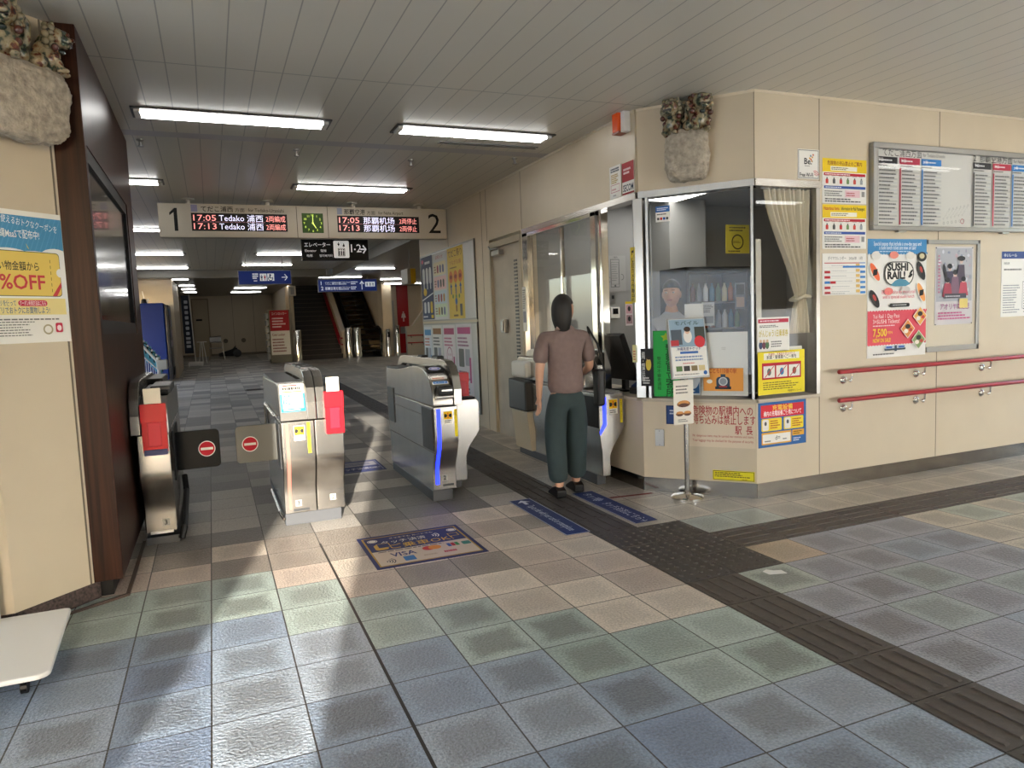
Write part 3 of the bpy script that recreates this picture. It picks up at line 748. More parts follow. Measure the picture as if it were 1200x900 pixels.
# low exit-side body, set back and flaring out to the right
q = [(.235,.09),(.375,.09),(.375,.30),(.40,.36),(.50,.50),(.505,.74),(.48,.772),(.235,.772)]
MB().prism(q, 'y', .36, 1.55).build('exit_body', M['steel'], H, bevel=.006)
MB().box(.25, .48, .385, 1.5, .772, .785).build('exit_top', M['black'], H, bevel=.004)
red_box('red leaflet box standing on the low end of the gate with blue strip', (1.64+.385, .91+.44, zf(1.3)+.785), .20, .13, False, d=.08)

# --- gate 3, by the walnut pillar
K = thing('ticket_gate', 'steel ticket gate number 3 beside the dark walnut pillar with black flap', 'ticket gate', (-.40, .80, 0), 0, 'ticket gates')
MB().box(0, .205, .12, 1.5, 0, .06).build('plinth', M['plinth'], K, bevel=.004)
curved_body(K, 0, .195, 1.60)
MB().prism([(.02,.776),(.02,.9),(.06,.98),(.14,1.01),(1.58,1.0),(1.6,.776)], 'x', .06, .195).build('head', M['steel_d'], K, bevel=.006)
MB().prism(rail_prof(1.30), 'x', -.03, .03).build('arched_rail', M['steel'], K, bevel=.004)
MB().box(.035, .20, .2, .85, 1.01, 1.05).box(.0, .13, .9, 1.6, 1.04, 1.09).build('top_plate', M['black'], K, bevel=.01)
MB().box(.085, .215, .25, .75, 1.02, 1.075).build('reader_cover', M['dgrey'], K, bevel=.012)
num_sticker(K, .105, .135, '3', .1085); MB().box(.03, .17, .100, .112, .085, .10).build('maker_plate', M['white'], K)
MB().tube([(.215,.12,.03),(.235,.14,.10),(.235,.9,.20),(.225,1.0,.30)], .022, 8).build('side_bumper', M['black'], K)
flap(K, .19, .50, .5, .435, .715, mat('black_flap_padding', '#0e0e0f', .5, spec=.2), .41, 1)
MB().box(.195, .205, .3, .9, .40, .75).build('flap_housing', M['black'], K, bevel=.003)
red_box('red leaflet box with dark blue tape on gate 3 by the walnut pillar', (-.40+.115, .80-.056, .665), .315, .155, True, True)

# --- gate 1, against the booth
q1 = [(.02,.09),(.10,.09),(.10,.26),(.13,.33),(.245,.50),(.25,.76),(.23,.785),(.0,.785),(.0,.45),(.02,.3)]
J = thing('ticket_gate', 'steel ticket gate with blue strip against the office counter, right of the walking woman', 'ticket gate', (3.01, .76, zf(.76)), 0, 'ticket gates')
MB().box(.02, .10, .1, 1.75, 0, .09).build('plinth', M['plinth'], J)
MB().prism(q1, 'y', 0, 1.35).build('body', M['steel'], J, bevel=.008)
MB().box(.02, .22, .02, 1.3, .785, .80).build('top_plate', M['steel_d'], J, bevel=.006)
MB().prism([(.30,.80),(.30,.90),(.36,1.01),(.46,1.06),(1.7,1.05),(1.8,.99),(1.8,.80)], 'x', .02, .14).build('head', M['steel'], J, bevel=.02, seg=3)
MB().prism([(a+.25, z) for a, z in rail_prof(1.3)], 'x', .15, .21).build('arched_rail', M['steel'], J, bevel=.004)
MB().box(-.012, .0, -.003, .30, .50, .76).build('flap_housing', M['black'], J, bevel=.004)
b = MB(); b.add([(.035,-.004,.755),(.065,-.004,.755),(.065,-.004,.52),(.005,-.004,.44),(-.0,-.004,.47),(.035,-.004,.53)], [(0,1,2,5),(5,2,3,4)]); b.build('led_strip', M['ledblue'], J)
warn_sticker(J, .09, .61, .085, .125); yellow_strip(J, .20, .53, .2)
MB().prism([(1.36,.50),(1.36,.80),(1.80,.82),(1.80,.50)], 'x', -.07, .19).build('rear_flap_unit', M['dgrey'], J, bevel=.02, seg=3)
MB().prism([(.0,.09),(.19,.09),(.19,.49),(-.04,.49)], 'y', 1.40, 1.80).build('rear_body', mat('cream_gate_panel', '#c9bda6', .4), J, bevel=.006)
MB().box(-.04, .18, 1.40, 1.78, .83, 1.0).build('rear_head', M['white'], J, bevel=.03, seg=3)

# ================================================================== OVERHEAD SIGNS
def hung(name, label, cat, x0, x1, y, z0, z1, depth, top=CZ, group=None): 
    return thing(name, label, cat, (x0, y, z0), 0, group)
B = thing('departure_board', 'long cream departure board with clock hanging across the gates, platforms 1 and 2', 'departure board', (-.38, 5.1, 2.565))
BW, BH = 3.54, .395
MB().box(0, BW, 0, .16, 0, BH).build('housing', mat('board_housing', '#bdb5a6', .4), B, bevel=.006)
for x in (.33, 1.235, 2.30, 3.19):
    MB().lathe([(.028,BH),(.028,BH+.045),(.075,BH+.055),(.075,CZ-2.565)], (x,.08,0), 16).build('hanging_stem', M['offwhite'], B, smooth='auto')
s = Sheet(BW, BH, '#bdb5a6', .001)
s.p([(.047,.18),(.058,.18),(.058,.86),(.050,.86),(.034,.72),(.034,.64),(.047,.735)],'#0c0c0c'); s.t(.928,.19,.26,'2','#0c0c0c','l',w=.17)
s.r(.101,.76,.020,.21,'#8583a0'); s.t(.132,.78,.062,'てだこ浦西','#0c0c0c',w=.36,bold=True); s.t(.240,.78,.045,'方面','#262626',w=.11); s.t(.283,.785,.042,'for Tedako-Uranishi','#0c0c0c',w=.42)
s.r(.587,.76,.018,.21,'#8a91a5'); s.t(.612,.78,.062,'那覇空港','#0c0c0c',w=.27,bold=True); s.t(.695,.78,.045,'方面','#262626',w=.11); s.t(.738,.785,.042,'for Naha Airport','#0c0c0c',w=.33)
s.r(.4435,0,.002,1,'#4b463d').r(.551,0,.002,1,'#4b463d')
s.build('face_panel', (0,-.001,0), 0, B)
def led(x, w, lines):
    s = Sheet(w, .212, '#171213', .004)
    for (xx, yy, size, txt, c, ww) in lines: s.t(xx, yy, size, txt, c, w=ww*w)
    s.l(.05,.49,.85,.04,1,'E8a5a64')
    s.build('led_display', (x, -.002, .074), 0, B)
W_, R_ = 'Ee6e4ff', 'Eff9c94'
led(.355, 1.10, [(.02,.57,.07,'17:05',R_,.23),(.28,.57,.07,'Tedako',W_,.26),(.57,.55,.082,'浦西',W_,.17),(.77,.57,.07,'2両編成',R_,.21),(.02,.10,.07,'17:13',R_,.23),(.28,.10,.07,'Tedako',W_,.26),(.57,.08,.082,'浦西',W_,.17),(.77,.10,.07,'2両編成',R_,.21)])
led(2.075, 1.08, [(.02,.57,.07,'17:05',R_,.24),(.31,.55,.082,'那覇机场',W_,.38),(.75,.57,.07,'2両停止',R_,.22),(.02,.10,.07,'17:13',R_,.24),(.31,.08,.082,'那覇机场',W_,.38),(.75,.10,.07,'2両停止',R_,.22)])
s = Sheet(.262, .245, '#35521a', .004); s.mats; 
for i in range(1, 13):
    a = DEG(90-30*i); s.t(.5+.40*math.cos(a), .5+.40*math.sin(a)-.05, .026, str(i), 'Eb6d24a', 'c', bold=True)
def hand(a, L, w):
    a = DEG(a); c, n = (math.cos(a), math.sin(a)), (-math.sin(a), math.cos(a))
    s.p([(.5-n[0]*w, .5-n[1]*w), (.5+c[0]*L-n[0]*w*.6, .5+c[1]*L-n[1]*w*.6), (.5+c[0]*L+n[0]*w*.6, .5+c[1]*L+n[1]*w*.6), (.5+n[0]*w, .5+n[1]*w)], 'Ed4e86a')
hand(-60, .30, .03); hand(88, .42, .022); s.e(.5,.5,.012,.012,'Ed4e86a')
s.build('clock_face', (1.635, -.002, .062), 0, B)

def sign_board(name, label, x0, x1, y, z0, z1, base, draw, top, emit=False, rods=True, acrylic=0):
    t = thing(name, label, 'sign', (x0, y, z0)); w, h = x1-x0, z1-z0
    MB().box(-.012, w+.012, 0, .07, -.012, h+.012).build('frame', M['alu'] if base != '#0b0b0c' else M['black'], t, bevel=.003)
    s = Sheet(w, h, base, .003); draw(s); s.build('face_panel', (0, -.001, 0), 0, t)
    if acrylic: MB().box(-.03, w+.03, .03, .036, h, h+acrylic).build('clear_hanger', M['acrylic'], t)
    for xx in (w*.15, w*.85):
        MB().tube([(xx,.035,h),(xx,.035,top-z0)], .008, 8).build('hanging_rod', M['alu'], t)
    return t
def d_elev(s):
    W = 'B#f1f1f1'
    s.t(.03,.63,.062,'エレベーター',W,w=.36,bold=True).t(.035,.38,.034,'Elevator',W).t(.06,.14,.036,'电梯',W).t(.27,.38,.036,'電梯',W).t(.25,.14,.034,'엘리베이터',W)
    s.r(.47,.08,.24,.84,'B#efeeea',.08).o(.535,.16,.11,.40,.008,'#1c1c1c')
    for x in (.558, .59, .622): s.e(x,.48,.010,.010,'#1c1c1c').r(x-.010,.20,.02,.22,'#1c1c1c')
    s.p([(.53,.78),(.55,.64),(.57,.78)],'#1c1c1c').p([(.61,.64),(.65,.64),(.63,.82)],'#1c1c1c').r(.545,.76,.01,.1,'#1c1c1c').r(.625,.60,.01,.1,'#1c1c1c')
    s.t(.74,.36,.115,'1',W).e(.80,.5,.012,.012,W).t(.825,.36,.115,'2',W)
    s.r(.885,.47,.08,.07,W).p([(.935,.72),(.92,.66),(.965,.505),(.985,.505)],W).p([(.985,.505),(.965,.505),(.92,.34),(.935,.28)],W)
sign_board('elevator_sign', 'black hanging elevator sign with white arrow below the departure board', 1.37, 2.29, 6.2, 2.39, 2.68, '#0b0b0c', d_elev, CZ)
BL = 'B#12296b'
def arrow_r(s, x, y, w, h, c):
    s.r(x, y+h*.44, w*.9, h*.12, c).p([(x+w*.55,y+h),(x+w*.45,y+h*.92),(x+w*.85,y+h*.5),(x+w,y+h*.5)],c).p([(x+w,y+h*.5),(x+w*.85,y+h*.5),(x+w*.45,y+h*.08),(x+w*.55,y)],c)
def person_mark(s, x, y, w, h, c):
    s.e(x+w/2, y+h*.86, w*s.w*.16, w*s.w*.16, c).p([(x+w*.3,y+h*.36),(x+w*.7,y+h*.36),(x+w*.85,y+h*.7),(x+w*.15,y+h*.7)],c).r(x+w*.34,y,w*.13,h*.4,c).r(x+w*.53,y,w*.13,h*.4,c)
def d_toilet(s):
    W = 'B#e9ecf2'; s.l(.26,.38,.12,.46,3,W,.7).l(.28,.18,.09,.14,1,W)
    s.r(.40,.24,.13,.56,W).r(.545,.24,.13,.56,W); person_mark(s,.405,.28,.06,.46,'#27406f'); person_mark(s,.465,.28,.06,.46,'#c2344a')
    s.e(.60,.68,.02,.02,'#27406f').r(.588,.42,.02,.22,'#27406f').ring(.605,.42,.035,.05,'#27406f',120,400).r(.60,.42,.05,.05,'#27406f')
    arrow_r(s,.82,.24,.12,.52,W)
sign_board('toilet_sign', 'blue hanging toilet sign with white right arrow, left of the dark stairs', .70, 1.73, 11.5, 2.37, 2.64, BL, d_toilet, CZ, acrylic=.30)
def d_plat(s):
    W = 'B#dfe6f2'
    for y, n, jt, en in ((.56,'1','てだこ浦西方面','for Tedako-Uranishi'),(.12,'2','那覇空港方面','for Naha Airport')):
        s.t(.04,y,.10,n,W,bold=True).t(.11,y+.03,.075,jt,W,w=.42,bold=True).t(.37,y+.15,.045,en,W,w=.27).l(.37,y,.17,.12,1,W).l(.55,y,.13,.3,2,W,.6)
    s.r(.735,.12,.014,.66,W).p([(.742,.90),(.70,.62),(.72,.58),(.742,.76),(.765,.58),(.785,.62)],W)
    s.r(.80,.36,.17,.42,W)
    for x in (.815,.87,.92): person_mark(s,x,.40,.035,.34,'#27406f')
sign_board('platform_sign', 'blue hanging platform sign with white up arrow in front of the escalator', 2.88, 4.47, 15.8, 2.39, 2.71, BL, d_plat, CZ, acrylic=.26)
t = thing('projecting_sign', 'small yellow projecting sign on the wall end beyond the poster boards', 'sign', (3.66, 9, 2.19))
MB().box(.0, .10, 0, .5, 0, .28).build('face_panel', mat('yellow_sign_panel', '#e3b81c', .4), t, bevel=.004)
MB().box(-.06, 0, 0, .5, 0, .28).build('frame', M['alu'], t)
MB().tube([(.05,.25,.28),(.05,.25,.65)], .01, 8).build('hanging_rod', M['alu'], t)

# ================================================================== FLOOR INLAYS AND STICKERS
def tactile(name, label, u0, u1, j0, j1, axis, dots=False, m='tactile'):
    """tiles between u0..u1 and j0..j1 (thirds of a metre); bars along axis or dots"""
    t = MB(); x0, x1, y0, y1 = u0/3, u1/3, j0/3, j1/3
    for u in range(u0, u1):
        for j in range(j0, j1):
            X, Y = u/3+.003, j/3+.003; w = 1/3-.006; z0, z1 = zf(Y), zf(Y+w)
            t.add([(X,Y,z0-.003),(X+w,Y,z0-.003),(X+w,Y+w,z1-.003),(X,Y+w,z1-.003),(X,Y,z0+.003),(X+w,Y,z0+.003),(X+w,Y+w,z1+.003),(X,Y+w,z1+.003)],
                  [(4,5,6,7),(0,1,5,4),(1,2,6,5),(2,3,7,6),(3,0,4,7)])
            for a in range(5 if dots else 4):
                if dots:
                    for b in range(5):
                        cx, cy = X+w*(a+.5)/5, Y+w*(b+.5)/5; z = zf(cy)+.003
                        t.lathe([(.013,0),(.010,.005)], (cx,cy,z), 8)
                else:
                    c = w*(a+.5)/4; hw = .012
                    if axis == 'y': q = [(X+c-hw,Y+.018),(X+c+hw,Y+.018),(X+c+hw,Y+w-.018),(X+c-hw,Y+w-.018)]
                    else: q = [(X+.018,Y+c-hw),(X+w-.018,Y+c-hw),(X+w-.018,Y+c+hw),(X+.018,Y+c+hw)]
                    mx, my = sum(p[0] for p in q)/4, sum(p[1] for p in q)/4
                    lo = [(x, y, zf(y)+.003) for x, y in q]; hi = [(mx+(x-mx)*.93, my+(y-my)*.93, zf(y)+.0085) for x, y in q]
                    t.add(lo+hi, [(4,5,6,7),(0,1,5,4),(1,2,6,5),(2,3,7,6),(3,0,4,7)])
    return tag(t.build(name, M[m]), label, 'tactile paving')
tactile('tactile_paving', 'dark dotted tactile paving square where the brown guide strips meet', 7, 9, -4, -1, 'y', True, 'tactile_d')
tactile('tactile_paving', 'brown ribbed guide strip running from the dotted square towards the lower right', 7, 8, -19, -4, 'y')
tactile('tactile_paving', 'brown ribbed guide strip running right along the cream booth wall', 9, 30, -3, -2, 'x')
tactile('tactile_paving', 'dark ribbed guide strip leading from dotted square through the gate aisle', 7, 8, -1, 36, 'y', False, 'tactile_d')
tactile('tactile_paving', 'short dark guide strip crossing the far hall floor', 2, 7, 34, 35, 'x', False, 'tactile_d')

def floor_sheet(name, label, x0, x1, y0, y1, base, draw, cat='floor sticker', thick=.0015):
    w, h = x1-x0, y1-y0; s = Sheet(w, h, base, thick); draw(s)
    o = s.build(name, (x0, y0, zf(y0)+.001), 0, rx=FLOORX+math.atan((zf(y1)-zf(y0))/h))
    return tag(o, label, cat)
NV = '#17245a'
def d_fs(s):
    s.o(.035,.05,.93,.90,.012,'#b08d3e'); s.r(.05,.07,.90,.42,'#cdbfae')
    s.t(.5,.84,.030,'スマホでも カードでも','#e8dcc0','c',w=.30); s.t(.40,.70,.062,'タッチ決済','#e9e4d6','c',w=.30)
    for i in range(3): s.ring(.66,.745,.02+.018*i,.028+.018*i,'#e9e4d6',-45,45,8)
    s.t(.54,.53,.085,'ご乗車OK!','#e2b33e','c',w=.42)
    for x in (.12,.90): s.e(x,.83,.034,.034,'#e9e4d6').ring(x,.83,.024,.028,NV)
    s.r(.10,.52,.12,.18,'#c9a24a',.3).r(.13,.58,.12,.14,NV,.2).o(.13,.58,.12,.14,.006,'#c9a24a'); s.r(.82,.62,.10,.10,NV,.2).o(.82,.62,.1,.1,.006,'#c9a24a')
    s.l(.10,.43,.8,.04,1,'#4b4a52')
    s.t(.30,.27,.075,'VISA','#1d2a6b','c',w=.16,bold=True); s.e(.545,.36,.042,.042,'#c8332b').e(.60,.36,.042,.042,'#dd8f2c')
    for i, c in enumerate(('#2455a4','#b3202c','#2d8a48')): s.r(.72+.038*i,.31,.034,.10,c,.2)
    s.r(.86,.30,.08,.10,'#2d7f74',.2)
    for i in range(4): s.ring(.10,.16,.012+.016*i,.019+.016*i,'#4b4a52',-45,45,8)
    s.r(.27,.10,.10,.13,'#2d6eb0',.1).l(.45,.13,.14,.08,1,'#b5a58f').l(.64,.13,.15,.10,1,'#b32d4a')
floor_sheet('floor_sticker', 'navy and gold contactless payment floor sticker in front of the gates', .90, 1.60, -.31, .36, NV, d_fs)
def d_fs2(s):
    s.o(.04,.06,.92,.88,.010,'#8b8fb0'); s.r(.08,.5,.84,.36,'#9a98a0'); s.t(.5,.20,.09,'タッチ決済OK!','#cfcbd0','c',w=.4,bold=True); s.l(.12,.58,.7,.2,2,'#3b4370')
floor_sheet('floor_sticker', 'navy floor sticker in shadow between the two gates', 1.10, 1.58, 2.42, 2.95, '#27336b', d_fs2)
def d_bl(en):
    def d(s):
        s.o(0,0,1,1,.006,'#c9cede') if en else s.r(0,0,.03,1,'#c9cede')
        s.w, s.h = s.w, s.h
        c = '#d8dcea'
        if en:
            s.p([(.5,.97),(.2,.90),(.42,.91),(.42,.84),(.58,.84),(.58,.91),(.8,.90)],c)
            s.t(.36,.80,.062,'Tap to ride with your card or smartphone',c,'l',w=.72,rot=DEG(-90))
        else:
            for i in range(3): s.ring(.5,.66,.02+.02*i,.03+.02*i,c,45,135,8)
            s.t(.34,.60,.075,'タッチ決済はこちら→',c,'l',w=.56,rot=DEG(-90)); s.t(.36,.93,.07,'タッチ',c,'l',w=.2,rot=DEG(-90))
    return d
floor_sheet('floor_sticker', 'blue floor sticker strip with white arrow, left of the guide strip', 2.165, 2.345, -.26, .74, '#162c66', d_bl(True))
floor_sheet('floor_sticker', 'blue floor sticker strip right of the guide strip near sign pole', 2.70, 2.885, -.25, .70, '#162c66', d_bl(False))
b = MB().add([(2.90,.455,.006),(3.27,.41,.006),(3.27,.375,.006),(2.90,.415,.006)], [(0,1,2,3)])
tag(b.build('floor_tape', mat('worn_red_tape', '#7c2b2b', .7, noise=.4, nscale=20)), 'worn red tape line on floor at the booth corner', 'floor tape')
b = MB().prism([(2.80,-1.385),(2.835,-1.37),(2.86,-1.40),(2.90,-1.415),(2.895,-1.465),(2.80,-1.435)], 'z', .001, .004)
tag(b.build('paper_scrap', M['paper']), 'small torn white paper scrap on the greenish tile', 'paper')

# ================================================================== RIGHT WALL
def poster(name, label, cat, pos, rz, draw, base='#f1efe9', thick=.003, group=None, frame=None, holder=None):
    loc, w, h = pos
    s = Sheet(w, h, base, thick); draw(s)
    if holder is None:
        o = s.build(name, loc, rz); return tag(o, label, cat, group)
    t = thing(name, label, cat, loc, rz, group); holder(t, w, h); s.build('sheet', (0,0,0), 0, t); return t
# framed timetable
t = thing('timetable_board', 'large grey framed timetable and route board on the cream wall', 'timetable', (5.0, -.145, 2.03))
TW, TH = 2.62, .685
MB().box(0, TW, -.05, 0, 0, .035).box(0, TW, -.05, 0, TH-.045, TH).box(0, .05, -.05, 0, .035, TH-.045).box(TW-.05, TW, -.05, 0, .035, TH-.045).build('frame', M['alu'], t, bevel=.006)
s = Sheet(TW-.08, TH-.06, '#d9d8d2', .004)
def col(x, w, hc, n):
    s.r(x,.80,w,.085,hc); s.l(x+.01,.825,w*.8,.035,1,'#eeeeee'); s.l(x+.004,.765,w*.6,.025,1,'#444444')
    for i in range(n):
        y = .735-.70*i/n; s.r(x,y,w,.70/n*.55,'#c3c3c0' if i % 2 else '#cfd0cf')
    s.r(x,.03,.006,.72,hc); s.l(x+.010,.03,w*.82,.71,n,'#55565a',.35)
for ox, hd, en in ((0,'1  てだこ浦西方面','for Tedako-Uranishi'),(.44,'2  那覇空港方面','for Naha Airport')):
    s.t(.012+ox,.902,.058,hd,'#222222',w=.50); s.t(.215+ox,.915,.028,en,'#555555',w=.26)
    col(.01+ox,.090,'#2c2c30',15); col(.108+ox,.092,'#b5314a',15); col(.206+ox,.092,'#2f79c0',15)
    s.t(.012+ox,.825,.026,'平日','#ffffff'); s.t(.112+ox,.825,.026,'休日','#ffffff'); s.t(.21+ox,.825,.026,'土曜','#ffffff')
    for i in range(6):
        s.t(.31+ox+.018*i, .10+.012*i, .018, 'ゆいレール駅', '#b2b1ad', rot=DEG(48)); s.ring(.312+ox+.019*i, .06+.008*i, .008, .012, '#a8a8a4')
    s.ring(.40+ox,.09,.016,.022,'#b5606a')
s.build('timetable_sheet', (.04, -.012, .03), 0, t)
MB().box(.045, TW-.045, -.030, -.026, .03, TH-.04).build('cover_glass', M['acrylic'], t)
for x in (.28, 1.55, 2.4): MB().box(x, x+.09, -.045, -.01, -.014, 0).build('latch', M['steel_d'], t)

def d_haz(en):
    def d(s):
        s.r(0,.70,1,.30,'#e9c921'); s.r(.18,.73,.6,.10,'#f6f2e2')
        if en: s.t(.03,.88,.026,'Hazardous Items','#b3202c',w=.16,bold=True); s.t(.42,.88,.026,'Information for Rail Passengers','#2b2b2b',w=.25,bold=True)
        else: s.t(.5,.86,.030,'危険物の持込禁止のご案内','#7a1d14','c',w=.36,bold=True)
        s.l(.2,.745,.55,.07,2,'#6b5b2b'); s.r(.03,.62,.94,.06,'#b3202c').l(.06,.632,.6,.035,1,'#ffffff')
        for i, c in enumerate(('#c23a32','#4a4a4a','#b3202c','#6c8a5c','#c2453b','#9aa0a5')):
            x = .05+.155*i; s.r(x+.02,.44,.06,.10,c,.2).r(x+.035,.54,.03,.035,'#5a5a5a').l(x,.60,.10,.02,1,'#888888')
        s.r(.03,.33,.94,.06,'#2b4f9a').l(.06,.343,.5,.03,1,'#ffffff'); s.r(.50,.14,.34,.16,'#ecc9cf').l(.04,.15,.4,.14,3,'#666666').l(.53,.16,.28,.10,2,'#a33').r(.88,.16,.07,.12,'#8c8c8c')
        s.l(.05,.02,.9,.10,2,'#444444')
    return d
poster('notice_poster', 'yellow and white hazardous items notice with Japanese heading, top of the stack', 'poster', onw(4.51, 4.97, 2.235, 2.575), 0, d_haz(False), group='notices beside the booth window')
poster('notice_poster', 'yellow and white hazardous items notice in English above the calendar sheet', 'poster', onw(4.51, 4.97, 1.885, 2.225), 0, d_haz(True), group='notices beside the booth window')
def d_cal(s):
    s.t(.12,.85,.026,'ダイヤカレンダー','#333333',w=.19).t(.60,.85,.024,'2026年','#333333').t(.84,.85,.024,'1月','#333333')
    s.r(.04,.76,.94,.02,'#b3202c').r(.84,.76,.14,.02,'#2f79c0')
    for i in range(6):
        y = .66-.125*i; s.r(.04,y-.006,.94,.004,'#bbbbbb'); s.r(.76,y+.02,.09,.07,'#d9b56a'); s.r(.86,y-.01,.12,.055,'#2f79c0')
        s.l(.2,y+.03,.5,.035,1,'#c9c9c9')
        if i: s.r(.04,y-.01,.13,.06,'#b3202c')
    s.r(.45,.655,.45,.045,'#2f79c0').r(.04,.275,.12,.06,'#2f79c0').r(.17,.275,.12,.06,'#b3202c'); s.l(.05,.02,.5,.03,1,'#999999')
poster('calendar_sheet', 'white timetable calendar sheet with red and blue bars below the yellow notices', 'calendar', onw(4.51, 4.97, 1.525, 1.85), 0, d_cal, group=None)
def d_sushi(s):
    s.r(0,.88,1,.12,'#3c82b8').t(.5,.945,.032,'Special passes that include a one-day pass and','#ffffff','c',w=.54).t(.5,.912,.032,'a sushi lunch ticket are now on sale!','#ffffff','c',w=.42).l(.14,.888,.72,.014,1,'#d5e4ef')
    s.r(0,.10,1,.29,'#d5505f'); 
    for i in range(22): s.e(i/21,.39,.016,.010,'#d5505f',10); s.e(i/21,.10,.016,.008,'#f1efe9',10); s.e(i/21,.88,.016,.010,'#3c82b8',10)
    def nigiri(cx, cy, rot, top='#e0693f', black=False):
        c, n = math.cos(rot), math.sin(rot)
        s.e(cx,cy,.085,.036,'#171615' if black else '#efe9df',18,rot)
        if black: s.e(cx+.04*n,cy,.05,.018,'#33302e',14,rot); s.e(cx,cy+.01,.03,.015,'#b8423c',12,rot)
        else: s.e(cx+.005,cy+.005,.085,.030,top,18,rot); s.p([(cx-.03,cy-.028),(cx+.04,cy-.02),(cx+.05,cy+.03),(cx-.02,cy+.022)],'#171615')
    nigiri(.10,.72,DEG(-55)); nigiri(.10,.50,DEG(-55),black=True); nigiri(.89,.73,DEG(-62),black=True); nigiri(.89,.54,DEG(-62),'#e39a55')
    s.e(.12,.86,.05,.035,'#e6e2da').e(.42,.865,.05,.03,'#e08a7a').e(.70,.86,.05,.03,'#e4dfd6').e(.90,.85,.055,.04,'#1d1b1a').e(.90,.855,.03,.022,'#d8c9a0')
    s.r(.26,.61,.50,.20,'#171615',.45).r(.275,.618,.47,.184,'#f1eee6',.45); s.t(.485,.735,.058,'SUSHI','#161514','c',w=.235,bold=2).t(.46,.665,.058,'RAIL!','#161514','c',w=.205,bold=2)
    s.e(.70,.69,.028,.013,'#161514',14,.5).e(.71,.72,.010,.026,'#161514',12,-.8).p([(.36,.61),(.44,.65),(.52,.665),(.62,.655),(.70,.62),(.62,.60),(.44,.60)],'#4c8aa6')
    s.e(.33,.56,.05,.03,'#d97c72').e(.62,.57,.05,.03,'#c9c6c0').t(.5,.54,.03,'Enjoy Naha by monorail','#d35b6a','c',w=.38).t(.5,.50,.028,'and a special sushi lunch','#d35b6a','c',w=.36)
    s.r(.35,.425,.34,.032,'#171615',.5).l(.40,.436,.24,.012,1,'#dddddd')
    s.t(.07,.335,.034,'Yui Rail 1 Day Pass','#f6ecec',w=.30).t(.07,.290,.034,'3×SUSHI Tickets!','#f6ecec',w=.30).l(.07,.262,.5,.018,1,'#f0d5d8')
    s.t(.07,.182,.062,'7,500','#f0cf3c',w=.155,bold=True).t(.31,.20,.022,'YEN','#f0cf3c').t(.07,.132,.032,'NOW ON SALE!','#f0cf3c',w=.20,bold=True)
    for cx, cy, c in ((.875,.34,'#e2a44f'),(.66,.235,'#d98c4a'),(.85,.135,'#7a8f5a')):
        a, bq = .125, .085; s.p([(cx,cy-bq),(cx+a,cy),(cx,cy+bq),(cx-a,cy)],'#efe7dd').p([(cx,cy-bq*.9),(cx+a*.9,cy),(cx,cy+bq*.9),(cx-a*.9,cy)],c).e(cx,cy+.02,.03,.02,'#2b201b').e(cx-.03,cy-.02,.025,.018,'#eee5d8').e(cx+.05,cy-.01,.02,.015,'#b23a2e')
    s.r(.26,.058,.36,.02,'#2f3b4a',.4).r(.27,.073,.34,.026,'#b9c4d6',.3).r(.29,.077,.10,.015,'#2b5fb0').r(.5,.077,.10,.015,'#2b5fb0').r(.43,.05,.04,.05,'#3a4658'); s.l(.07,.02,.5,.02,1,'#555555')
poster('event_poster', 'tall sushi and monorail day pass poster, blue top and pink lower half', 'poster', onw(4.985, 5.655, 1.005, 1.965), 0, d_sushi, thick=.006)
MB_ = None
def d_ev(s):
    R = random.Random(3)
    s.r(.03,.30,.94,.68,'#b9bcc4')
    for i in range(60): s.e(R.uniform(.08,.92),R.uniform(.35,.95),R.uniform(.006,.02),R.uniform(.006,.02),R.choice(['#d9dbe4','#a7adba','#c9b3bd','#8e96ac','#e4e3e8']),8)
    def fig(x, y, h, body, hat=False, wing=0):
        s.e(x,y+h*.9,.022,.026,'#d6bcae',12).e(x,y+h*.97,.03 if not hat else .05,.022,'#1d1b22',12).p([(x-.13,y),(x+.13,y),(x+.08,y+h*.78),(x-.08,y+h*.78)],body)
        if wing: s.e(x+wing*.12,y+h*.75,.018,.075,'#22202a',12,-wing*.3)
    fig(.36,.42,.34,'#3b3a52',wing=-1); fig(.66,.44,.42,'#4a4152',True); fig(.50,.38,.30,'#7a5d72'); fig(.30,.36,.22,'#9a3f50'); fig(.72,.37,.22,'#b0495a')
    s.r(.22,.34,.58,.06,'#45444f').l(.25,.35,.5,.03,1,'#c9c6cc')
    s.t(.5,.20,.050,'アオリヤエ幻想','#9b4a86','c',w=.36,bold=True); s.r(.62,.21,.22,.12,'#dcc978')
    s.l(.06,.06,.88,.11,3,'#c05a8a'); s.l(.05,.40,.06,.5,12,'#c9718f')
t = thing('framed_poster', 'pale event poster with dark figures in a cream display frame right of sushi poster', 'poster', (5.657, -.145, 1.02))
MB().box(0, .645, -.006, 0, 0, .94).build('backing', mat('cream_backing', '#d9ceb8', .5), t)
MB().box(0, .645, -.022, -.005, .905, .94).box(.61, .645, -.022, -.005, 0, .94).box(0, .645, -.022, -.005, 0, .045).build('frame', M['alu'], t, bevel=.003)
s = Sheet(.47, .66, '#dcd9da', .002); d_ev(s); s.build('poster_sheet', (.10, -.007, .225), 0, t)
for x in (.11, .56):
    for z in (.23, .875): MB().lathe([(.005,0),(.006,.004),(.0,.006)], (x,-.011,z), 8, 0, 'y').build('pin', M['black'], t)
MB().box(.0, .61, -.018, -.015, .04, .91).build('clear_cover', M['acrylic'], t)
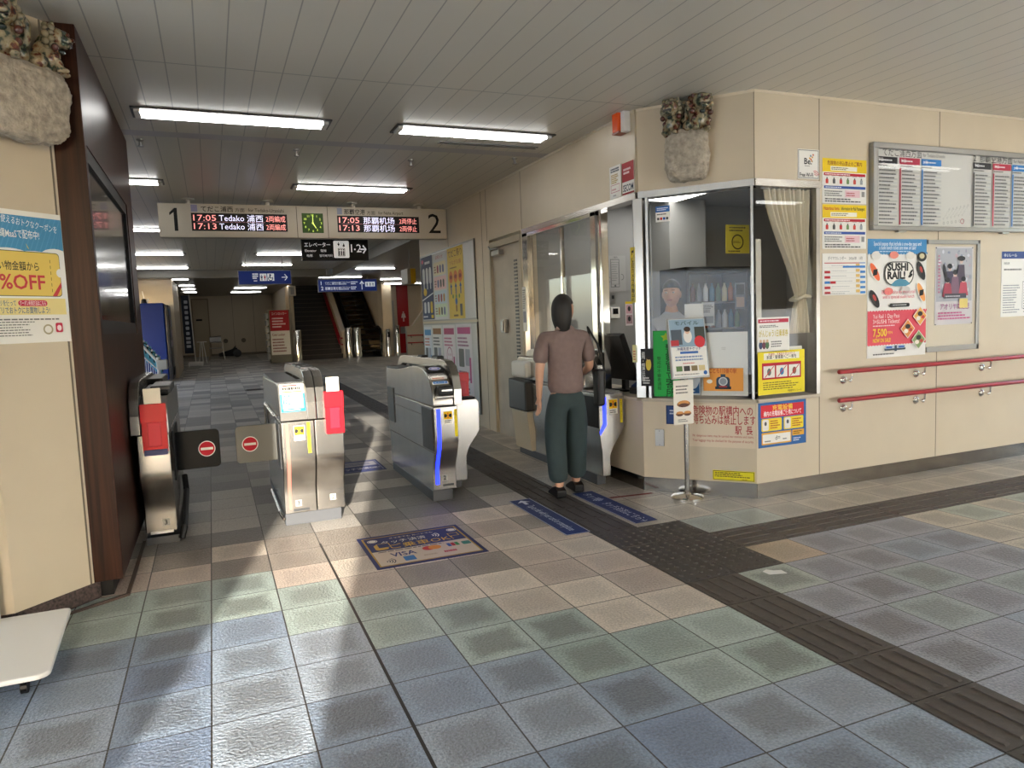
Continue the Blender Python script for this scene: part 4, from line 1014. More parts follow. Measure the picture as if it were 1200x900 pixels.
def d_map(s):
    s.r(0,.89,1,.11,'#26407f').t(.05,.92,.03,'ゆいレール','#ffffff'); s.t(.05,.80,.022,'時刻表','#333333').l(.05,.70,.4,.05,1,'#777777'); s.l(.04,.05,.36,.45,12,'#8b8f98',.4); s.l(.48,.05,.45,.75,18,'#999ca2',.35); s.o(.45,.12,.5,.42,.004,'#7a7c82')
poster('notice_poster', 'white notice with dark blue header at the right edge above the handrails', 'poster', onw(6.61, 7.25, 1.285, 1.865), 0, d_map)
# handrails
def handrail(label, z):
    t = thing('handrail', label, 'handrail', (4.62, -.225, z), 0, 'red wall handrails')
    MB().lathe([(.004,-.024),(.016,-.02),(.0185,-.01),(.0185,0)], (0,0,0), 14, 0, 'x').tube([(0,0,0),(5.4,0,0)], .0185, 14).build('rail', M['rail'], t, smooth='auto')
    for i in range(7):
        x = .11+.82*i
        b = MB().lathe([(.034,.08),(.034,.074),(.022,.060),(.012,.056)], (x,0,-.075), 16, 0, 'y')
        b.v = [(p[0], p[1], p[2]) for p in b.v]
        b.tube([(x,.06,-.075),(x,.01,-.075),(x+.005,-.0,-.06),(x+.01,0,-.015)], .008, 8).ball((x,.012,-.075),.016,10,8)
        b.build('bracket', M['chrome'], t, smooth='auto')
    return t
handrail('upper red handrail on chrome brackets along the cream wall', .925)
handrail('lower red handrail on chrome brackets along the cream wall', .70)
def d_wifi(s):
    s.o(.02,.02,.96,.96,.006,'#8d8d8d'); s.t(.30,.50,.045,'Be.','#1c1c1c',bold=True).l(.32,.42,.4,.04,1,'#777777')
    for x, y, c in ((.62,.66,'#c96a4a'),(.68,.74,'#d9a24a'),(.60,.78,'#5a8a9a'),(.72,.82,'#c96a4a'),(.66,.60,'#b08a5a'),(.56,.70,'#d9a24a')): s.e(x,y,.008,.008,c,8)
    s.t(.08,.07,.030,'Free Wi-Fi','#1c1c1c',w=.135,bold=True)
    for i in range(3): s.ring(.80,.08,.014+.013*i,.020+.013*i,'#c96a6a',20,110,8)
poster('wifi_sticker', 'small white free wifi sticker above the curtain corner', 'sticker', onw(4.265, 4.475, 2.41, 2.63), 0, d_wifi)

# ================================================================== BOOTH: notices
def onch(x0, x1, z0, z1, off=.006):
    loc, w = onc(x0, x1, z0, off); return loc, w, z1-z0
def d_red(s):
    c = '#a8323a'; s.t(.05,.76,.068,'危険物の駅構内への',c,w=.455,bold=True).t(.05,.55,.068,'持ち込みは禁止します。',c,w=.495,bold=True).t(.70,.33,.062,'駅  長',c,w=.13,bold=True)
    s.t(.05,.235,.020,'No dangerous items may be carried into stations and trains.',c,w=.46).t(.05,.125,.020,'Your luggage may be checked for the purpose of security.',c,w=.46)
poster('notice_poster', 'cream notice with red Japanese lettering below the counter', 'poster', onch(3.525, 3.85, .385, .722), CHAM, d_red, '#d9cab4')
def d_yel(s): s.o(.01,.04,.98,.92,.004,'#3a3517'); s.l(.05,.30,.9,.55,3,'#4a4420',.5); s.l(.7,.12,.2,.1,1,'#4a4420')
poster('warning_sticker', 'small yellow warning sticker low on the booth by the baseboard', 'sticker', onch(3.64, 3.845, .128, .205), CHAM, d_yel, '#e3d52a')
def d_chg(s):
    s.o(.0,.0,1,1,.012,'#2a5f9e'); s.r(.05,.66,.90,.28,'#cf2636'); s.t(.5,.82,.038,'充電設備','#f4d94a','c',w=.2,bold=True).t(.5,.70,.036,'構内の充電設備ご使用について','#ffffff','c',w=.37,bold=True)
    for x in (.06,.52): s.r(x,.36,.42,.28,'#f0d836',.12).r(x+.02,.38,.13,.24,'#e9e7e0',.2).e(x+.085,.53,.012,.016,'#55565a').l(x+.18,.40,.22,.20,4,'#a33b1e')
    s.r(.06,.06,.62,.27,'#e2a73a',.08).r(.08,.09,.58,.20,'#f4f1ea',.08).t(.34,.15,.034,'d=','#333333').l(.12,.11,.14,.05,1,'#555555').l(.5,.13,.12,.05,1,'#555555'); s.r(.70,.20,.25,.13,'#e2a73a').l(.72,.22,.2,.09,2,'#5a3a10'); s.l(.72,.07,.2,.09,2,'#e3e8f2')
poster('notice_poster', 'red, blue and yellow charging notice below the curtained booth window', 'poster', onw(3.87, 4.34, .385, .73), 0, d_chg, '#2a5f9e')
poster('notice_poster', 'dark blue sheet half hidden behind the lower leaflet of the pole sign', 'poster', onch(3.405, 3.50, .555, .705), CHAM, lambda s: s.r(.08,.06,.84,.88,'#24437c').l(.2,.5,.6,.3,2,'#c9d2e2'), '#1b335f')
t = thing('switch_plate', 'small grey steel cover plate on the booth front beside the sign pole', 'cover plate', onch(3.345, 3.395, .375, .515)[0], CHAM)
MB().box(0, .072, -.008, .01, 0, .135).build('plate', M['alu'], t, bevel=.002)
for z in (.012, .123): MB().lathe([(.004,0),(.004,.002)], (.036,-.0095,z), 8, 0, 'y').build('screw', M['dgrey'], t)
def d_green(s):
    s.o(0,0,1,1,.006,'#1f8f3a'); s.p([(.5,.97),(.56,.93),(.7,.92),(.6,.885),(.62,.84),(.5,.865),(.38,.84),(.4,.885),(.3,.92),(.44,.93)],'#9fc22d')
    s.tv(.66,.80,.068,'警察官立寄所','#0d3a17',1.03,True); s.tv(.22,.62,.028,'警戒中不審者通報','#0d3a17',1.2)
poster('notice_poster', 'tall green police patrol notice in the left end of booth window', 'poster', onch(3.345, 3.48, .775, 1.30, .012), CHAM, d_green, '#25b04c')
def d_blk(s): s.tv(.20,.93,.026,'盗撮・痴漢は犯罪',"#e9e9e9",1.15,True); s.e(.62,.58,.022,.05,'#d9c24a',14).e(.62,.74,.016,.016,'#d9b896',12).e(.64,.75,.018,.014,'#22190f',12); s.l(.15,.05,.7,.2,3,'#dddddd',.6)
poster('notice_poster', 'narrow black notice with yellow figure on the steel corner post', 'poster', onch(3.278, 3.345, .86, 1.16, .016), CHAM, d_blk, '#17161a')
def d_cam(s): s.p([(.3,.93),(.7,.95),(.75,.91),(.4,.88)],'#1c1c1c').r(.35,.86,.12,.04,'#1c1c1c'); s.tv(.5,.82,.036,'防犯カメラ作動中','#3a3413',1.12,True); s.l(.15,.03,.7,.05,2,'#3a3413')
poster('warning_sticker', 'tall yellow security camera sticker on the corner post above the black notice', 'sticker', ons(.535, .60, 1.53, 1.97, 3.248), SIDE, d_cam, '#d9bf3c')
def d_y2(s): s.l(.15,.1,.7,.6,4,'#b33a3a')
poster('warning_sticker', 'small yellow and white sticker low on the corner post', 'sticker', ons(.535, .60, 1.05, 1.19, 3.248), SIDE, d_y2, '#e5dc9a')
def d_sec1(s): s.l(.12,.80,.76,.14,2,'#3a4a5a',.7); s.l(.15,.45,.7,.3,5,'#b59a5a',.6); s.o(.12,.18,.76,.24,.004,'#b5506a').l(.2,.22,.6,.1,1,'#c99'); s.l(.3,.05,.4,.06,1,'#888888')
poster('security_sticker', 'narrow white security notice above the booth side opening', 'sticker', ons(.735, .915, 2.40, 2.66, 3.262), SIDE, d_sec1)
def d_sec2(s): s.r(0,.40,1,.60,'#a3202b').l(.12,.62,.76,.22,2,'#f1dede',.6); s.r(0,.34,1,.06,'#f1efe9').t(.5,.10,.052,'SECOM','#1d2f4a','c',w=.155,bold=True).r(0,0,1,.05,'#a3202b')
poster('security_sticker', 'red and white security company sticker at the booth corner', 'sticker', ons(.54, .715, 2.40, 2.65, 3.262), SIDE, d_sec2)
def d_pay(s): s.r(0,.62,1,.38,'#2f62a8').l(.1,.70,.8,.22,2,'#dfe8f4'); s.l(.1,.42,.8,.12,1,'#333333'); 
def d_pay2(s):
    d_pay(s)
    for i, c in enumerate(('#555555','#c8332b','#2455a4','#444444')): s.r(.1+.21*i,.12,.16,.16,c,.2)
poster('payment_sticker', 'small blue and white payment sticker high on the booth glass', 'sticker', onch(3.372, 3.445, 2.145, 2.265, .010), CHAM, d_pay2)
# boards and sheets in the window
def d_board(s): s.l(.45,.72,.1,.05,2,'#bdb9b0')
poster('window_board', 'plain white board filling the lower chamfer window', 'board', onch(3.585, 3.815, .785, 1.275, -.02), CHAM, d_board, '#dcdad4', thick=.004)
def d_110(s):
    s.t(.5,.80,.040,'こども110番の駅','#b0452e','c',w=.205,bold=True); s.e(.16,.42,.022,.016,'#f6efe0')
    s.r(.33,.10,.34,.52,'#2c3f52',.25).e(.5,.42,.034,.034,'#c9ccd0').e(.5,.42,.026,.026,'#8a949e').r(.30,.08,.40,.12,'#1c2732').r(.44,.62,.12,.12,'#2c3f52').r(.40,.16,.2,.06,'#a8323a')
poster('window_sticker', 'orange children safety sticker with blue train front on the white board', 'sticker', onch(3.60, 3.795, .825, 1.0, .010), CHAM, d_110, '#e29a45')
def d_poster_b(s): s.r(.06,.05,.88,.90,'#2d5c94').e(.6,.55,.05,.11,'#c9d3de').l(.1,.08,.7,.12,2,'#d7e0ea')
poster('window_sticker', 'dark blue poster sheet in the booth window behind the pole sign', 'poster', onch(3.50, 3.585, .79, 1.08, .010), CHAM, d_poster_b, '#c4ccd6')
def d_or(s): s.o(.05,.05,.9,.9,.004,'#d9a24a').p([(.5,.8),(.6,.6),(.55,.25),(.45,.25),(.4,.6)],'#d9a24a').l(.15,.82,.7,.1,1,'#c98a3a')
poster('window_sticker', 'small white card with orange border above the dark blue poster', 'sticker', onch(3.53, 3.595, 1.09, 1.22, .010), CHAM, d_or)
poster('window_board', 'white board behind the curtained booth window', 'board', ((3.90,-.125,.785), .42, .36), 0, d_board, '#d6d3cb', thick=.004)
poster('window_board', 'upright white sheet behind the glass near the staff member', 'board', onch(3.505, 3.60, 1.22, 1.50, -.03), CHAM, lambda s: None, '#d9d7d2')
poster('window_board', 'tall white strip behind the glass joint of the booth windows', 'board', ((3.885,-.115,1.10), .05, .86), 0, lambda s: None, '#cfcac0')
def d_gan(s): s.r(.03,.84,.94,.11,'#b5324a').l(.08,.86,.8,.07,1,'#f2dfe2'); s.l(.07,.70,.8,.08,2,'#666666'); s.t(.5,.45,.048,'がんじゅう1日乗車券','#c9b53a','c',w=.28,bold=True); 
def d_gan2(s):
    d_gan(s); s.l(.42,.12,.5,.2,3,'#777777')
    for i, c in enumerate(('#3a4a6a','#6a3a4a','#4a6a4a')): s.e(.10+.1*i,.2,.018,.03,c,10).e(.10+.1*i,.32,.012,.012,'#d9b896',10)
poster('notice_poster', 'white day pass notice with red heading on the curtained window', 'poster', ((3.86,-.152,1.115), .31, .26), 0, d_gan2)
def d_yb(s):
    s.r(.12,.80,.76,.15,'#f4f0dc').t(.5,.885,.024,'不審物・不審者を見かけたら','#b3322a','c',w=.26).t(.5,.82,.026,'駅員・警備員へご一報を','#2b2b2b','c',w=.29,bold=True)
    s.r(.08,.35,.84,.38,'#b3202c')
    for i in range(3): s.r(.11+.27*i,.39,.24,.27,'#e8e5dc').e(.23+.27*i,.52,.02,.028,('#6a6a6a','#3f7fb5','#8a5a4a')[i],12).p([(.13+.27*i,.40),(.15+.27*i,.40),(.34+.27*i,.65),(.32+.27*i,.65)],'#c2242c')
    s.l(.10,.10,.8,.2,4,'#6b5b1b',.4); s.t(.62,.03,.018,'沖縄都市モノレール','#3a3413',w=.14)
poster('notice_poster', 'bright yellow suspicious items notice with three pictures, low in the curtained window', 'poster', ((3.865,-.152,.79), .455, .33), 0, d_yb, '#ecd92c')
# stand sign on a pole in front of the booth
t = thing('pole_sign', 'steel pole stand with tilted leaflet panel in front of the booth', 'pole sign', (3.43, .15, 0))
MB().lathe([(.125,0),(.125,.012),(.11,.022),(.03,.034),(.021,.05)], n=28).build('base', M['chrome'], t, smooth='auto')
MB().lathe([(.019,.03),(.019,1.1)], n=16).build('pole', M['steel'], t, smooth='auto')
s = Sheet(.30, .44, '#f0eee8', .003)
s.r(0,.52,1,.48,'#8aa2b5').r(.04,.56,.3,.26,'#4a5560').e(.5,.70,.035,.05,'#e6e1da').e(.5,.80,.022,.026,'#d9b59a').e(.5,.825,.028,.02,'#3a2a20').r(.70,.60,.28,.26,'#3a3f3a').e(.82,.60,.045,.045,'#c8323a').r(.02,.54,.22,.1,'#b53a42')
s.t(.5,.90,.03,'モバイル','#2f4a3a','c',w=.2,bold=True); s.t(.5,.46,.024,'沖縄周遊チケット','#3a4a7a','c',w=.2,bold=True).r(.25,.40,.5,.04,'#3a6ab0').l(.1,.27,.8,.10,2,'#7a90b5'); s.l(.3,.22,.4,.03,1,'#c0504a')
for i in range(4): s.r(.1+.21*i,.10,.17,.09,('#5a7a4a','#3a3a3a','#7a6a4a','#c9b98a')[i])
s.e(.90,.06,.016,.016,'#2f62a8').l(.05,.03,.7,.03,1,'#777777'); s.o(0,0,1,1,.004,'#b9c3cc')
pan = s.build('leaflet_panel', (-.155, -.06, .95), DEG(-8), t, rx=DEG(-9))
MB().box(-.008, .308, 0, .022, -.012, .448).build('panel_frame', M['alu'], pan, bevel=.003)
MB().box(.24, .30, .03, .09, .06, .40).build('side_pocket', M['offwhite'], pan, bevel=.004)
s = Sheet(.175, .34, '#e9e4da', .002)
s.l(.12,.68,.76,.22,3,'#555555',.4)
for cx, cy, r in ((.5,.46,.05),(.3,.24,.03),(.68,.24,.03)): s.e(cx,cy,r*1.2,r*.5,'#8a5a32',14).e(cx,cy+.03,r,r*.35,'#c98a4a',14).e(cx,cy-.025,r*.9,r*.3,'#4a2a1c',14)
s.l(.2,.05,.5,.08,2,'#777777')
s.build('lower_leaflet', (-.135, -.03, .585), DEG(-3), t)

# ================================================================== SIDE WALL: poster boards, office wall, alarm
def wall_board(label, y0, y1, z0, z1, posters):
    loc, w, h = ons(y0, y1, z0, z1, 3.27)
    t = thing('poster_board', label, 'poster board', loc, SIDE, 'poster boards beside the service door')
    MB().box(0, w, -.012, 0, 0, h).build('backing', mat('pale_board', '#c9cbcc', .35), t)
    MB().box(0, w, -.02, 0, 0, .02).box(0, w, -.02, 0, h-.02, h).box(0, .02, -.02, 0, .02, h-.02).box(w-.02, w, -.02, 0, .02, h-.02).build('frame', M['alu'], t)
    return loc, w, h
def bposter(loc, w, x0, x1, z0, z1, label, base, draw):
    s = Sheet(x1-x0, z1-z0, base, .002); draw(s)
    o = s.build('event_poster', (loc[0]-.014, loc[1]-x0, loc[2]+z0), SIDE); return tag(o, label, 'poster', 'posters on the boards beside the service door')
loc, w, h = wall_board('upper framed poster board on the side wall left of the service door', 4.30, 6.85, 1.455, 2.48, ())
def dp1(s):
    s.e(.15,.93,.05,.03,'#c23a5a').l(.35,.86,.5,.08,1,'#dfe3ee'); 
    for x in (.12,.42,.70): s.r(x,.56,.20,.26,'#d9dde6',.4).r(x+.06,.48,.08,.12,'#d9dde6')
    s.e(.3,.44,.09,.06,'#e0c02f').p([(0,.30),(1,.40),(1,.42),(0,.32)],'#dfe3ee')
    for x, c in ((.15,'#d9dde6'),(.45,'#d9dde6'),(.72,'#e0c02f')): s.r(x,.10,.18,.18,c,.3)
    s.l(.05,.02,.6,.05,1,'#dfe3ee').r(.75,.02,.2,.05,'#e0c02f')
bposter(loc, w, .04, .66, .03, 1.0, 'navy poster with big white figures, leftmost on the upper board', '#2b3a66', dp1)
def dp2(s):
    s.t(.5,.93,.05,'お知らせ','#b5324a','c',w=.35)
    for r, c in ((.68,'#ece3c9'),(.46,'#f0cfd3'),(.24,'#cfe0ee'),(.04,'#d5e6d2')):
        s.r(.05,r,.9,.2,c,.1)
        for i in range(3): s.r(.30+.2*i,r+.03,.12,.12,random.Random(int(r*100)+i).choice(['#5a6a9a','#b58a4a','#444444','#a34a5a']),.4)
        s.l(.08,r+.03,.18,.12,3,'#8a5a5a')
bposter(loc, w, .70, 1.36, .02, .98, 'pale poster with rows of pastel picture panels, second on the upper board', '#dfe1e4', dp2)
def dp3(s):
    s.t(.5,.88,.09,'てだこ祭り','#7a4a1c','c',w=.6,bold=True); s.t(.5,.77,.06,'つながる縁','#b5522c','c',w=.5); s.l(.15,.71,.7,.03,1,'#7a4a1c')
    for x in (.2,.5,.8): s.e(x,.60,.085,.085,'#d9782c',16).e(x,.60,.05,.03,'#8a3a1c').r(x-.03,.36,.06,.12,'#2f5a9a').p([(x-.07,.46),(x+.07,.46),(x,.52)],'#2f5a9a')
    for x in (.3,.5,.7): s.e(x,.33,.03,.03,'#4a8a3a')
    s.e(.5,.26,.05,.05,'#3a6ab0'); s.r(.46,.12,.08,.09,'#7a4a1c').r(.72,.06,.14,.16,'#5a5a5a'); s.l(.3,.04,.4,.05,1,'#5a3a1c')
bposter(loc, w, 1.42, 2.10, .0, 1.0, 'yellow poster with three orange round shapes and blue arrows on the upper board', '#e2c552', dp3)
loc, w, h = wall_board('lower framed poster board on the side wall behind the red leaflet box', 4.30, 6.85, .22, 1.42, ())
def dq(c1, c2, face=False):
    def d(s):
        s.r(.08,.88,.84,.08,c1); s.l(.08,.72,.8,.13,3,c2)
        if face: s.ring(.5,.60,.12,.135,c1).e(.42,.62,.012,.02,c1).e(.58,.62,.012,.02,c1).ring(.5,.57,.04,.05,c1,180,360)
        else: s.r(.12,.48,.35,.22,'#6a6a6a',.1).r(.55,.5,.3,.2,'#a8a8b5',.1)
        s.l(.08,.08,.84,.36,9,c2); s.r(.8,.3,.1,.3,c1)
    return d
bposter(loc, w, .04, .46, .05, 1.15, 'white and blue narrow poster, leftmost on the lower board', '#dcdfe6', dq('#4a8ac0','#c0705a'))
bposter(loc, w, .50, 1.00, .05, 1.17, 'white poster with small brown emblem, second on the lower board', '#e0dedb', dq('#8a5a2a','#4a4a4a'))
bposter(loc, w, 1.06, 1.62, .05, 1.17, 'pink and white poster with round face drawing on the lower board', '#e6dde2', dq('#a8386a','#b5507a', True))
bposter(loc, w, 1.68, 2.32, .05, 1.18, 'poster with magenta line lettering, rightmost on the lower board', '#e2dde4', dq('#c04a8a','#8a4a7a'))
def d_strip(s): s.l(.1,.5,.8,.45,9,'#777777'); s.r(.1,.2,.8,.25,'#9a9aa5')
poster('notice_poster', 'narrow white notice on the frame between service door and office window', 'poster', ons(2.735, 2.83, 1.30, 1.78, 3.262), SIDE, d_strip)
t = thing('alarm_lamp', 'orange alarm lamp with white side high on the wall corner', 'alarm lamp', (3.262, .66, 2.875))
MB().box(-.06, 0, -.085, -.03, .0, .17).build('housing', M['white'], t, bevel=.006)
MB().box(-.085, 0, -.03, .065, .01, .165).build('lens', mat('orange_lens', '#c9480a', .25, emit=.06), t, bevel=.016, seg=3)
MB().box(-.08, 0, -.035, .07, 0, .014).box(-.08, 0, -.035, .07, .16, .172).build('end_cap', mat('dark_orange_cap', '#8a3a14', .4), t)

# seen through the booth glass
def d_phone(s):
    s.o(.28,.12,.42,.78,.006,'#55575a').o(.31,.20,.36,.62,.003,'#55575a'); s.l(.34,.28,.3,.5,8,'#6a6c70',.3); s.t(.5,.93,.020,'ご案内','#55575a','c'); s.e(.49,.16,.012,.012,'#55575a')
    s.ring(.2,.35,.03,.036,'#55575a',90,300).ring(.2,.47,.03,.036,'#55575a',90,300).ring(.78,.4,.03,.036,'#55575a',-90,90)
OW = 2.855
poster('wall_notice', 'grey sheet with hand and phone drawing on the office wall', 'notice', ((4.31, OW, 1.71), .28, .41), 0, d_phone, '#9b9b99')
t = thing('wall_switch', 'small steel wall switch below the phone drawing in the office', 'switch', (4.37, OW, 1.585)); MB().box(0, .07, -.012, 0, 0, .12).build('plate', M['alu'], t); MB().box(.02, .05, -.018, -.012, .04, .08).build('rocker', M['dgrey'], t)
t = thing('intercom', 'white intercom box with dark screen on the office wall', 'intercom', (4.365, OW, 1.40)); MB().box(0, .12, -.03, 0, 0, .13).build('housing', M['white'], t, bevel=.006); MB().box(.025, .095, -.033, -.03, .05, .115).build('screen', M['black'], t)
poster('wall_notice', 'small yellow and pink warning card right of the intercom', 'notice', ((4.575, OW, 1.31), .10, .28), 0, lambda s: s.r(0,.9,1,.1,'#e0c02f').r(.1,.5,.8,.36,'#c9a0a8').r(.1,.08,.8,.36,'#a88a8f').e(.5,.7,.02,.03,'#333').e(.5,.28,.02,.03,'#333'), '#d9cfd0')
# reflection of a vending machine behind the camera, built as a solid cabinet
t = thing('vending_reflection', 'dark drinks cabinet with rows of bottles behind the booth glass', 'drinks cabinet', (4.92, 2.15, 0))
MB().box(0, .88, .0, .5, 0, .30).box(0, .04, 0, .5, .3, 1.93).box(.84, .88, 0, .5, .3, 1.93).box(.04, .84, .45, .5, .3, 1.93).box(0, .88, 0, .5, 1.87, 1.93).build('housing', mat('reflected_cabinet', '#25272c', .4), t)
for z in (.62, .95, 1.25, 1.55): MB().box(.04, .84, .05, .45, z-.02, z).build('shelf', M['mgrey'], t)
s = Sheet(.17, .26, '#cfd2d6', .002); s.l(.1,.55,.8,.35,5,'#666a70'); s.r(.1,.1,.8,.3,'#8a8f98'); s.build('notice_sheet', (.20, -.004, 1.28), 0, t)
s = Sheet(.14, .30, '#8d9096', .002); s.r(.1,.55,.8,.38,'#444').r(.1,.08,.8,.38,'#c9b0a0'); s.build('notice_sheet', (.66, -.004, 1.45), 0, t)
bt = None; cols = ['#6a3a2a','#c9c2a0','#3a6a8a','#8a8f98','#a0522d','#4a6a4a','#d0d4d8']
bm_ = {c: mat('drink_'+c[1:], c, .25) for c in cols}
proto = {}
CN_ = dict(zip(cols, ('brown','cream','blue','grey','orange','green','white')))
ORD = ('first','second','third','fourth','fifth','sixth','seventh','eighth','ninth')
for zi, z in ((1, 1.25), (2, 1.55)):
    for i in range(9):
        c = cols[(i*3+zi*2) % 7]
        if c not in proto:
            o = MB().lathe([(.028,0),(.03,.01),(.03,.14),(.012,.185),(.012,.205)], n=10).build('drink_bottle', bm_[c], smooth='auto'); proto[c] = o
        else:
            o = proto[c].copy(); COL.objects.link(o)
        o.location = (4.92+.085+.088*i, 2.27, z)
        tag(o, '%s drink bottle, %s from the left on the %s shelf of the drinks cabinet' % (CN_[c], ORD[i], ('', 'lower', 'upper')[zi]), 'bottle', 'bottles on the %s cabinet shelf' % ('', 'lower', 'upper')[zi])
poster('window_sticker', 'yellow notice with round mark hanging behind the booth glass', 'sticker', ((5.50, 2.2, 2.08), .33, .32), 0, lambda s: s.l(.15,.75,.7,.2,2,'#4a4420').ring(.5,.40,.07,.085,'#3a3413').l(.3,.36,.4,.08,2,'#3a3413').l(.1,.04,.8,.08,1,'#4a4420'), '#c9b83a')
t = thing('wall_phone', 'small white device with antennas on the office shelf behind the glass', 'router', (6.0, 2.4, 1.62)); MB().box(0, .16, 0, .04, 0, .13).build('housing', M['white'], t, bevel=.01); MB().tube([(.04,.02,.13),(.04,.02,.22)], .006, 6).tube([(.12,.02,.13),(.12,.02,.22)], .006, 6).build('antenna', M['white'], t)
# desk monitor and keyboard at the side opening
t = thing('monitor', 'black monitor seen edge-on at the booth side opening', 'monitor', (3.47, 1.12, .762))
MB().prism([(-.02,.10),(.05,.10),(-.10,.52),(-.15,.50)], 'y', -.20, .20).build('screen', M['black'], t, bevel=.008)
MB().box(-.06, .12, -.11, .11, 0, .015).box(.0, .04, -.03, .03, .015, .18).build('stand', M['black'], t)
t = thing('card_terminal', 'dark blue-black keypad terminal on the counter behind the gate', 'terminal', (3.47, .73, .762))
MB().prism([(-.10,0),(.14,0),(.14,.16),(.10,.17),(-.10,.05)], 'y', -.14, .14).build('housing', M['dgrey'], t, bevel=.01)
s = Sheet(.2, .13, '#26365e', .002); s.build('display', (-.10, .11, .065), SIDE, t, rx=DEG(-60))
# curtain
def curtain():
    t = thing('curtain', 'cream curtain tied back in the booth window', 'curtain', (4.22, -.075, 0))
    b = MB(); nu, nv = 70, 34; vs = []
    for j in range(nv+1):
        v = j/nv; z = 2.34 - v*1.10
        if z > 1.52:
            k = ((2.34-z)/.82); k2 = k*k*(3-2*k)*.55+k*.45; x0 = -.215*(1-k2) + .085*k2; x1 = .225*(1-k2) + .195*k2
        else:
            k = (1.52-z)/.28; x0 = .085-.06*k; x1 = .195+.03*k
        pin = math.exp(-((z-1.52)/.05)**2)
        for i in range(nu+1):
            u = i/nu; x = x0+(x1-x0)*u
            amp = .020*(1-.6*pin)
            vs.append((x, amp*math.sin(u*2*PI*9 + .6*math.sin(v*5)) + .008*math.sin(u*31+v*3), z))
    fs = [(j*(nu+1)+i, j*(nu+1)+i+1, (j+1)*(nu+1)+i+1, (j+1)*(nu+1)+i) for j in range(nv) for i in range(nu)]
    b.add(vs, fs); b.build('cloth', M['curtain'], t, smooth=True)
    MB().tube([(.07,-.03,1.50),(.14,-.04,1.53),(.205,-.03,1.52),(.205,.03,1.52),(.14,.04,1.53),(.07,.03,1.50),(.07,-.03,1.50)], .016, 8).build('tie_band', M['curtain'], t, smooth=True)
    MB().tube([(-.25,.0,2.345),(.25,0,2.345)], .01, 8).build('curtain_rod', M['steel'], t)
curtain()

# ================================================================== LEFT SIDE
t = thing('display_pillar', 'dark walnut clad pillar with a tall black display screen on its side', 'pillar', (0, 0, 0))
b = MB().box(-.58, -.44, -.03, .0, .10, CZ); b.build('front_panel', M['wood'], t, bevel=.003)
MB().box(-.66, -.50, .035, 2.40, 0, .10).build('plinth', M['black'], t)
b = MB().box(-.47, -.44, .0, 2.43, 2.44, CZ).box(-.47, -.44, .0, 2.43, .10, 1.44).box(-.47, -.44, .0, .035, 1.44, 2.44).box(-.47, -.44, 2.0, 2.43, 1.44, 2.44)
b.build('side_panel', M['wood'], t)
f = MB().box(-.475, -.446, .035, 2.0, 2.36, 2.44).box(-.475, -.446, .035, 2.0, 1.44, 1.52).box(-.475, -.446, .035, .06, 1.52, 2.36).box(-.475, -.446, 1.93, 2.0, 1.52, 2.36).build('screen_bezel', M['black'], t)
MB().box(-.475, -.462, .06, 1.93, 1.52, 2.36).build('screen', mat('black_screen_glass', '#08090a', .04, spec=.9, coat=1.0), t)
def lpos(x0, z0, off=.004):
    d = Vector((.7071,.7071)); p = la + d*((x0-la.x)/.7071) + ln*off; return (p.x, p.y, z0)
def d_cp(s):
    s.r(0,.66,1,.30,'#4a90bd')
    for i in range(18): s.p([(.06*i,.66),(.06*i+.012,.66),(.06*i+.212,.96),(.06*i+.2,.96)],'#5a9cc6')
    s.e(.30,.66,.11,.035,'#eef0ee').e(.62,.64,.12,.04,'#eef0ee').e(.88,.66,.08,.045,'#eef0ee').r(0,.24,1,.40,'#eef0ee')
    s.t(.93,.855,.034,'アプリで使えるおトクなクーポンを','#f4f6f6','r',w=.37,rot=DEG(-7)); s.t(.70,.795,.040,'沖縄MaaSで配布中!','#f4f6f6','r',w=.22,bold=True)
    s.r(-.0,.355,.93,.34,'#3a3413',.08).r(.0,.36,.925,.33,'#e3c768',.08); s.e(.925,.54,.02,.022,'#eef0ee')
    s.t(.66,.555,.040,'お買い物金額から','#2b2a26','r',w=.27,bold=True); s.t(.72,.41,.070,'10%OFF','#c8464a','r',w=.30,bold=True)
    for i in range(6): s.r(.80,.39+.045*i,.006,.025,'#3a3413')
    s.p([(.80,.36),(.86,.36),(.925,.43),(.925,.47)],'#c8464a'); s.p([(.52,.76),(.56,.71),(.54,.72)],'#d9c24a')
    s.r(0,.215,.96,.125,'#e8d896').t(.20,.285,.026,'アプリを使って','#4a6a8a','c',w=.11,bold=True).r(.36,.28,.36,.045,'#c83a58',.5).t(.54,.288,.022,'クーポン利用方法はこちら','#ffffff','c',w=.13).t(.40,.228,.030,'アプリでおトクにお買物しよう!','#4a6a8a','c',w=.28,bold=True)
    s.l(.05,.05,.5,.12,6,'#777777',.35); s.l(.05,.17,.85,.02,1,'#777777'); s.ring(.70,.10,.018,.026,'#b3ab8f').r(.80,.075,.09,.075,'#c8324e',.2).e(.845,.11,.012,.015,'#f2dfe2')
o = poster('coupon_poster', 'blue and yellow discount coupon poster on the left cream wall', 'poster', (lpos(-.873, 1.41), (.873-.585)*1.4142, .65), LEFTC, d_cp)
